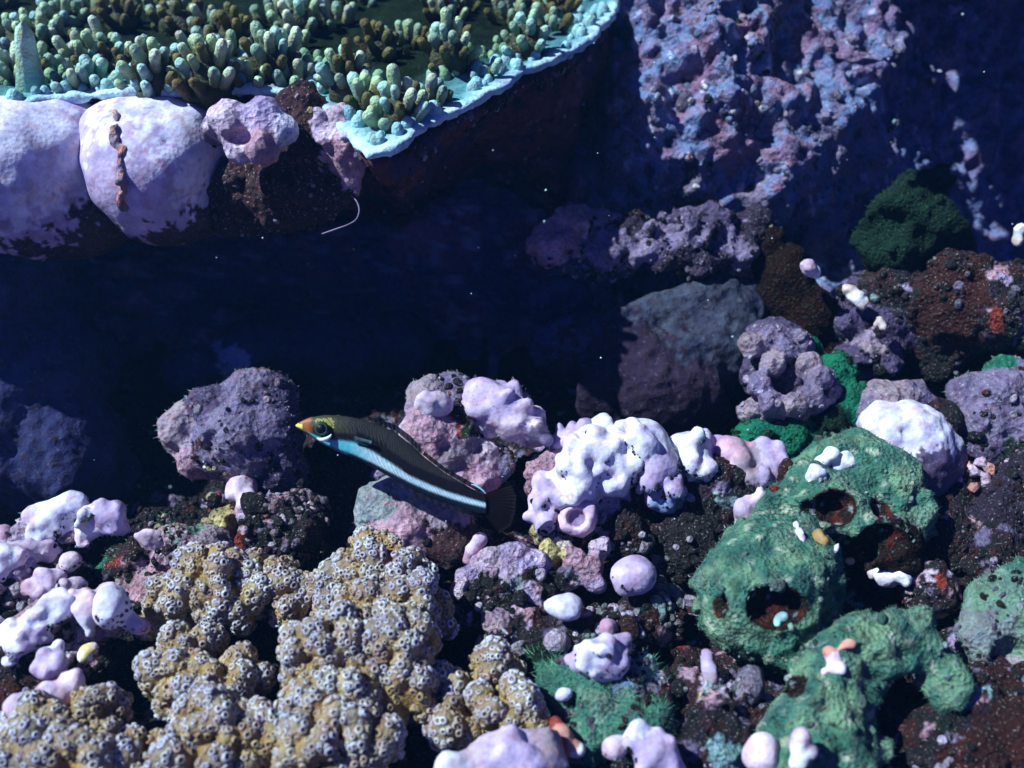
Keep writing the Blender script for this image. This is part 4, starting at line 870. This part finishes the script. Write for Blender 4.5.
# green holed sponge
def sponge(label, blobs, holes, lining, seed, fzl=(.025, .06), extra=None):
    V, F, col = grow(blobs, res=.03, k=.16, amp=.10, freq=2.2, mid=.04, seed=seed, holes=holes, fine=.012, paint_amp=.10, var=.3)
    n = fbm(V, 3, 3, seed + 40); n2 = fbm(V, 7, 2, seed + 44)
    w = np.clip((n + .15) / .5, 0, 1)[:, None]; isg = (col[:, 1] > col[:, 0] * 1.25)[:, None]; col = np.where(isg, col * (1 - w) + np.array([.19, .34, .20]) * w, col); w2 = np.clip((n2 - .35) / .3, 0, 1)[:, None] * isg; col = col * (1 - w2) + np.array([.44, .52, .36]) * w2; col[n2 < -.62] *= .5
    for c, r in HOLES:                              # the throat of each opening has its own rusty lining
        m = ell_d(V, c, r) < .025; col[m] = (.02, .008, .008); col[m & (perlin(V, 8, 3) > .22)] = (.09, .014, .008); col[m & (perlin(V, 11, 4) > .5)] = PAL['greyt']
    col[n2 > 9] = 0
    c0 = np.array([V[:, 0].mean(), V[:, 1].mean(), V[:, 2].min()])
    e = empty('green_sponge', tuple(c0), label, 'sponge')
    mobj('body', V, F, M['turf'], e, col=np.clip(col, .003, .9)); N = vnormals(V, F)
    lum = col[:, 1] - col[:, 0]
    fuzz(e, V, N, .036, fzl, .004, (.08, .18, .13), mask=(N @ VIEW > -.4) & (lum > .03), lean=.8)
    growth(e, V, N, .22, (.008, .022), mask=(N @ VIEW > -.2), table=[('greenl', .6), ('teal', .8), ('cream', .85), ('green', 1.01)], mat='turf')
    return e
sponge('green sponge with a red lined opening and white top patch', [(840, 470, .55, 34, 'green'), (870, 480, .55, 38, 'green'), (810, 490, .5, 30, 'green'), (835, 510, .45, 40, 'green'), (890, 500, .45, 36, 'green'), (912, 520, .35, 26, 'greenl'), (790, 510, .4, 26, 'green'), (870, 540, .3, 30, 'rubd'), (895, 550, .25, 32, 'rust'), (860, 525, .4, 22, 'green'), (900, 525, .4, 20, 'greenl'), (845, 450, .6, 20, 'green')],
       [(836, 509, 19, (1.15, 1, .85)), (880, 512, 11, (1, 1.2, .8)), (810, 508, 7), (850, 552, 26, (1.1, 1, 1.0), .1), (885, 545, 22, (1.1, 1, .8), .1)], None, 170)
sponge('round green sponge with the largest rust lined opening', [(765, 595, .45, 55, 'green', (1.1, 1, 1)), (745, 570, .5, 40, 'green'), (790, 570, .5, 42, 'green'), (735, 610, .35, 38, 'green'), (780, 630, .25, 44, 'green', (1.1, 1, .8)), (810, 600, .35, 30, 'green'), (760, 545, .5, 28, 'green'), (800, 545, .45, 26, 'green'), (720, 590, .35, 22, 'greenl')],
       [(778, 608, 25, (1.2, 1, .75), .3), (722, 606, 10, (.9, 1, 1.2))], None, 175)
sponge('arching green sponge arm with two points at the lower right', [(795, 730, .35, 34, 'green'), (815, 695, .45, 32, 'green'), (835, 670, .55, 30, 'green'), (860, 650, .6, 28, 'green'), (885, 640, .62, 28, 'green'), (910, 645, .6, 28, 'green'), (935, 665, .5, 26, 'green'), (945, 690, .35, 24, 'green'), (893, 612, .75, 8, 'green', (.8, 1, 1.6)), (918, 618, .75, 9, 'green', (.8, 1, 1.4)), (893, 625, .7, 14, 'green'), (840, 745, .3, 32, 'green'), (870, 745, .25, 22, 'green', (1.4, 1, .6)), (855, 700, .4, 26, 'green'), (800, 765, .3, 36, 'green')],
       [(797, 690, 11, (.8, 1, 1.9)), (900, 705, 34, (1.1, 1.2, 1))], None, 180)
outcrop('green_sponge', 'greyish green sponge with a purple hollow at the right frame edge', 'sponge',
        [(1000, 610, .4, 36, 'greenl'), (1025, 595, .4, 36, 'green'), (985, 640, .3, 30, 'greyt'), (1020, 640, .25, 38, 'greenl'), (1000, 660, .15, 30, 'pinkgrey'), (1050, 620, .3, 40, 'green'), (980, 665, .1, 18, 'greyt')],
        mat='turf', part='body', k=.14, amp=.06, freq=3, seed=185, holes=[(1012, 655, 16, (1.2, 1, 1))], gr=dict(spacing=.12, size=(.012, .03), dark=False), fz=dict(spacing=.05, colr=(.2, .34, .24)), paint_amp=.1, var=.4)
outcrop('dark_red_rock', 'dark red crusted rock in the lower right corner', 'rock',
        [(960, 720, .0, 46, 'rubd'), (1000, 700, .0, 40, 'dred'), (1010, 745, 0, 50, 'dred'), (930, 750, -.05, 40, 'rubd'), (970, 770, 0, 40, 'dred'), (1060, 720, 0, 60, 'rubd')],
        mat='rubble', k=.12, amp=.07, freq=3, knob=.04, kf=7, seed=187, gr=dict(spacing=.12, size=(.012, .03), table=RUBD))
SM = [('white_crust', 'bright white lobed patch on top of the holed green sponge', [(822, 462, None, 7, 'white'), (832, 455, None, 8, 'white'), (845, 457, None, 7, 'white'), (815, 475, None, 9, 'white', (.9, 1, 1.3)), (850, 463, None, 6, 'white'), (838, 466, None, 6, 'white')]),
      ('white_stub', 'white finger shaped stub between the two sponge openings', [(796, 526, None, 4.5, 'white', (1, 1, 1.4)), (799, 532, None, 4.5, 'lavw', (1, 1, 1.4)), (802, 538, None, 4, 'lavw')]),
      ('white_crust', 'lilac white oval patch below the right side of the holed sponge', [(885, 577, None, 10, 'lavw', (1.3, 1, .9)), (900, 578, None, 9, 'lavw', (1.2, 1, .9)), (875, 575, None, 7, 'pinkl')]),
      ('pink_crust', 'pinkish white patch with orange top on the sponge arm', [(832, 662, None, 8, 'pinkl'), (840, 668, None, 7, 'lavw'), (828, 652, None, 5, 'coral'), (848, 645, None, 6, 'coral', (1.5, 1, .6)), (825, 670, None, 5, 'pinkl')]),
      ('red_crust', 'dark red wedge of crust at the upper left edge of the holed sponge', [(786, 468, None, 8, 'dred', (.8, 1, 1.3)), (780, 480, None, 7, 'dred', (.8, 1, 1.5)), (775, 490, None, 5, 'red')]),
      ('white_fleck', 'pale lump inside the lower rim of the round sponge opening', [(783, 618, None, 6, 'teal'), (778, 626, None, 5, 'teal'), (790, 625, None, 4, 'greenl')]),
      ('white_fleck', 'small lilac bead in the dark gap under the red lined opening', [(836, 548, None, 4, 'lavw'), (835, 552, None, 3, 'lav')]),
      ('white_fleck', 'tiny cream bead right of the lilac one in the same gap', [(849, 560, None, 2.6, 'cream'), (851, 561, None, 2, 'cream')]),
      ('amber_lobe', 'little amber brown lobe in the gap under the red lined opening', [(818, 536, None, 7, 'tan'), (824, 542, None, 5, 'tan')])]
for i, (nm, lab, bl) in enumerate(SM):
    outcrop(nm, lab, 'crust', bl, mat='smooth' if 'red' not in nm else 'rubble', k=.05, amp=.02, freq=8, res=.022, seed=240 + i)

# ================================================================== THE FISH
def fish():
    ff = lambda x, y: (280 + x / 4.267, 390 + y / 4.267)
    top = np.array([(66, 150), (80, 140), (100, 128), (130, 112), (165, 102), (200, 96), (250, 96), (300, 101), (350, 112), (400, 127), (450, 145), (500, 172), (560, 220), (620, 278), (700, 342), (800, 402), (850, 432), (880, 450)], float)
    bot = np.array([(66, 152), (80, 165), (100, 176), (130, 198), (160, 222), (200, 246), (250, 272), (300, 293), (350, 316), (400, 342), (480, 388), (560, 432), (640, 466), (720, 492), (800, 517), (850, 530), (880, 532)], float)
    wu = np.array([(66, 152), (100, 166), (150, 186), (200, 206), (230, 207), (280, 210), (320, 216), (400, 256), (480, 308), (560, 362), (640, 398), (720, 430), (800, 454), (880, 478)], float)   # upper edge of the pale stripe
    wl = np.array([(66, 154), (100, 174), (150, 206), (200, 238), (250, 262), (320, 286), (400, 322), (480, 362), (560, 402), (640, 438), (720, 466), (800, 490), (880, 508)], float)
    Y0 = 9.55
    n, m = 220, 72
    xs = np.concatenate([np.linspace(66, 120, 40, endpoint=False), np.linspace(120, 880, n - 40)])
    T = np.interp(xs, top[:, 0], top[:, 1]); Bt = np.interp(xs, bot[:, 0], bot[:, 1]); U = np.interp(xs, wu[:, 0], wu[:, 1]); L = np.interp(xs, wl[:, 0], wl[:, 1])
    T = T + (Bt - T) * .07 * np.clip((xs - 90) / 60, 0, 1); Bt = Bt - (Bt - T) * .05 * np.clip((xs - 90) / 60, 0, 1); L = L - (L - U) * .12; mid = (T + Bt) / 2; hh = (Bt - T) / 2
    V = []; C = []
    for i in range(n):
        th = .30 * hh[i] + 14 * math.exp(-((xs[i] - 250) / 160) ** 2)
        th = min(th, hh[i] * .62)
        for j in range(m):
            a = 2 * PI * j / m; dz = -math.cos(a); dy = math.sin(a)
            y = mid[i] + hh[i] * dz; px, py = ff(xs[i], y); s = Y0 / 1000 / 4.267
            V.append(atY(px, py, Y0) + VIEW * (dy * th * s * (abs(dy) ** -.15 if dy else 1)))
            u = (y - T[i]) / (Bt[i] - T[i] + 1e-6)
            # albedo
            x = xs[i]
            back = np.array([.024, .023, .022]); sc = math.sin(x * .36 + y * .36) * math.sin(y * .42 - x * .26); back = back * (1.0 + .9 * sc)
            if x < 330: w = min(1, (330 - x) / 160); back = back * (1 - w) + np.array([.045, .052, .018]) * w
            dd = y - U[i]; bw = 46 if x > 330 else 26
            if dd < -bw - 8: c = back
            elif dd < 0: q = min(1, (dd + bw + 8) / 10); c = back * (1 - q) + np.array([.006, .006, .009]) * q
            elif y < L[i]:
                r = .5 + .5 * math.sin(x * .40 + (y - U[i]) * .2) * math.cos((y - U[i]) * .5); w = np.clip((x - 300) / 120, 0, 1)
                head = np.array([.10, .46, .52]); body = np.array([.62, .86, .90]) * (.45 + .55 * r); c = head * (1 - w) + body * w
                e_ = min(1, (y - U[i]) / 10, (L[i] - y) / 9); c = c * max(e_, .15)
            else: c = np.array([.008, .012, .025]) if x > 290 else np.array([.03, .12, .18])
            # snout
            if x < 150 and y < U[i] + 2:
                w = np.clip((150 - x) / 30, 0, 1); c = c * (1 - w) + np.array([.30, .09, .02]) * w
            if x < 98 and y > mid[i] - hh[i] * .35 and y < U[i] + 8: c = np.array([.85, .75, .10])
            if x < 80: c = np.array([.85, .72, .10])
            # golden flecks round the eye
            if 155 < x < 235 and y < 160 and y > T[i] + 12 and ((int(x / 5) * 7 + int(y / 5) * 13) % 5) < 2: c = np.array([.36, .34, .06])
            if 335 < x < 460 and abs(y - (186 + (x - 335) * .42)) < 9 and (x % 18) < 9: c = c * .25
            C.append(c)
    V = np.array(V); C = np.array(C)
    i = np.arange(n * m).reshape(n, m); i2 = np.roll(i, -1, 1)
    F = np.stack([i[:-1], i2[:-1], i2[1:], i[1:]], -1).reshape(-1, 4)
    nv = len(V); V = np.concatenate([V, [V[:m].mean(0)], [V[-m:].mean(0)]]); C = np.concatenate([C, C[:1], C[-1:]])
    caps = [(j, (j + 1) % m, nv, nv) for j in range(m)]
    ftr = np.array([(nv, (j + 1) % m, j) for j in range(m)] + [(nv + 1, (n - 1) * m + j, (n - 1) * m + (j + 1) % m) for j in range(m)])
    o = atY(ff(450, 300)[0], ff(450, 300)[1], Y0)
    e = empty('wrasse', tuple(o), 'slender dark fish with a pale blue flank stripe and yellow snout', 'fish')
    fm = crust('fish_skin', mottle=.15, dark=0, light=0, fine=30, bump=.12, bdist=.008, rough=.42, spec=.18)
    # quads plus end caps as degenerate-free triangles: store all as triangles
    FT = np.concatenate([F[:, [0, 1, 2]], F[:, [0, 2, 3]], ftr])
    N = vnormals(V, FT)
    if ((V - V.mean(0)) * N).sum(1).mean() < 0: FT = FT[:, ::-1]
    mobj('body', V, FT, fm, e, col=np.clip(C, .003, .9))
    sgl = Y0 / 1000 / 4.267
    P = lambda x, y, off=0: atY(*ff(x, y), Y0) + VIEW * off
    # eye
    ec = P(187, 163, .105)
    def ball(name, c, r, colr, par, st=(1, 1, 1), mat=None):
        bv, bf = ico(3); R = basis(VIEW[None])[0]
        W = (bv * np.array(st) * r) @ R.T + c
        return mobj(name, W, bf, mat or fm, par, origin=np.array(e.location), col=np.tile(colr, (len(W), 1)))
    ey = ball('eye', ec, .070, (.015, .035, .025), e, (1.05, 1, .55))
    rg = tube([ec + VIEW * .030 + .052 * (math.cos(a) * np.array([1, 0, 0]) + math.sin(a) * VUP) for a in np.linspace(0, 2 * PI, 25)], .0035)
    r_ = mobj('iris_ring', rg[0], rg[1], fm, ey, origin=np.array(e.location), col=np.tile((.03, .10, .08), (len(rg[0]), 1)))
    p_ = ball('pupil', ec + VIEW * .020, .046, (.004, .004, .006), ey, (1, 1, .6)); 
    # white crescent cheek under the eye
    cr = tube([P(x, y, .118) for x, y in ((168, 202), (180, 208), (196, 209), (212, 204), (224, 195), (229, 186))], [.006, .016, .020, .019, .014, .005])
    mobj('cheek_patch', cr[0], cr[1], fm, e, col=np.tile((.62, .80, .82), (len(cr[0]), 1)))
    mo = tube([P(70, 156, .02), P(84, 162, .03), P(100, 168, .045), P(116, 176, .06)], [.004, .007, .007, .004])
    mobj('mouth', mo[0], mo[1], fm, e, col=np.tile((.05, .04, .02), (len(mo[0]), 1)))
    # fins: thin rayed sheets
    def fin(name, base, edge, colr, rays=14, off=0., th=.006, alpha=1.0):
        base = [np.array(b, float) for b in base]; edge = [np.array(b, float) for b in edge]
        def lerp(pts, t):
            k = t * (len(pts) - 1); i_ = min(int(k), len(pts) - 2); return pts[i_] * (1 - (k - i_)) + pts[i_ + 1] * (k - i_)
        nr = rays * 4; V = []; C = []
        for q in range(nr + 1):
            t = q / nr; b = lerp(base, t); d = lerp(edge, t)
            for w in np.linspace(0, 1, 8):
                pt = b * (1 - w) + d * w; ray = math.cos(q / 4 * 2 * PI) 
                V.append(P(pt[0], pt[1], off + .006 * ray + .03 * math.sin(t * 5) * w)); C.append(np.array(colr) * (1 + .5 * ray) * 1)
        i_ = np.arange((nr + 1) * 8).reshape(nr + 1, 8)
        F = np.stack([i_[:-1, :-1], i_[1:, :-1], i_[1:, 1:], i_[:-1, 1:]], -1).reshape(-1, 4)
        V = np.array(V); V2 = V - VIEW * th; k = len(V)
        rim = np.concatenate([i_[:, 0], i_[-1, 1:], i_[::-1, -1][1:], i_[0, ::-1][1:]]);
        side = np.stack([rim[:-1], rim[1:], rim[1:] + k, rim[:-1] + k], 1)
        return mobj(name, np.concatenate([V, V2]), np.concatenate([F, F[:, ::-1] + k, side]), finm, e, col=np.clip(np.array(C + C), .002, .9))
    finm = crust('fin_membrane', dark=0, light=0, fine=30, bump=.1, rough=.8, spec=.08)
    bs = [n_ for n_ in finm.node_tree.nodes if n_.type == 'BSDF_PRINCIPLED'][0]; bs.inputs['Alpha'].default_value = .82
    fin('dorsal_fin', [(380, 128), (450, 152), (500, 180), (560, 228), (610, 276)], [(372, 112), (440, 128), (500, 152), (556, 196), (602, 250)], (.02, .022, .03), 12)
    fin('rear_dorsal_fin', [(610, 276), (700, 348), (800, 408), (850, 436)], [(616, 262), (705, 330), (812, 392), (878, 428)], (.022, .016, .014), 12)
    b = tube([P(x, y, .01) for x, y in ((816, 402), (832, 406), (850, 416), (866, 428), (878, 442))], [.004, .009, .010, .009, .004])
    mobj('fin_spot', b[0], b[1], fm, e, col=np.tile((.30, .62, .66), (len(b[0]), 1)))
    fin('anal_fin', [(480, 386), (600, 446), (700, 484), (800, 514), (850, 528)], [(490, 396), (606, 462), (706, 502), (808, 534), (866, 546)], (.010, .012, .02), 12)
    fin('caudal_fin', [(868, 444), (882, 470), (884, 500), (870, 532)], [(985, 400), (1008, 450), (1004, 520), (985, 580), (935, 614)], (.007, .004, .007), 16)
    fin('pectoral_fin', [(322, 190), (318, 214)], [(400, 214), (398, 226), (380, 236)], (.06, .14, .15), 6, off=.12, th=.002)
fish()

# drifting flecks in the water
n = 130; P = []
for q in range(n): P.append(atY(random.uniform(-60, 1084), random.uniform(-40, 800), random.uniform(7.5, 12.5)))
s = RNG.uniform(.005, .012, n)
W, FF = stamp(ICO1[0], ICO1[1], np.array(P), np.tile(np.eye(3), (n, 1, 1)), s)
tag(mobj('drifting_flecks', W, FF, M['plain'], col=np.tile((.6, .8, .75), (len(W), 1))), 'tiny pale flecks drifting in the water all over the view', 'plankton', kind='stuff')

# the sea water itself: even blue-green body of water round the scene
def haze():
    lo, hi = (-41, -31, -4.0), (41, 61, 8.6)
    V = np.array([(x, y, z) for x in (lo[0], hi[0]) for y in (lo[1], hi[1]) for z in (lo[2], hi[2])], float)
    F = np.array([(0, 1, 3, 2), (4, 6, 7, 5), (0, 4, 5, 1), (2, 3, 7, 6), (0, 2, 6, 4), (1, 5, 7, 3)])
    m = bpy.data.materials.new('sea_water'); m.use_nodes = True; t = m.node_tree; t.nodes.clear()
    o = t.nodes.new('ShaderNodeOutputMaterial'); v = t.nodes.new('ShaderNodeVolumePrincipled'); t.links.new(v.outputs[0], o.inputs['Volume'])
    v.inputs['Color'].default_value = (.12, .38, .80, 1); v.inputs['Density'].default_value = WATER; v.inputs['Anisotropy'].default_value = .3
    h = mobj('haze', V, F, m, smooth=False); tag(h, kind='stuff')
WATER = 0.003
if WATER: haze()

# repeats carry one group each
GR = dict(algae_mound='smooth lavender mounds on the ledge', algae_lump='white and lilac algae lumps in the middle', algae_ball='ball shaped coralline algae', algae_nodule='small algae nodules', algae_clump='lobed algae clumps at lower left',
          pink_disc='round flat crust discs', coral_fragment='pale chips and fragments', speckled_rock='speckled dark rocks at lower left', cauliflower_coral='brown cauliflower coral colonies', green_sponge='green turfed sponges', white_crust='white crust patches on the sponges', white_fleck='small pale beads on the sponges', mottled_rock='mottled pink rocks')
for o in scene.objects:
    if o.parent is None and o.name.split('.')[0] in GR and 'category' in o: o['group'] = GR[o.name.split('.')[0]]
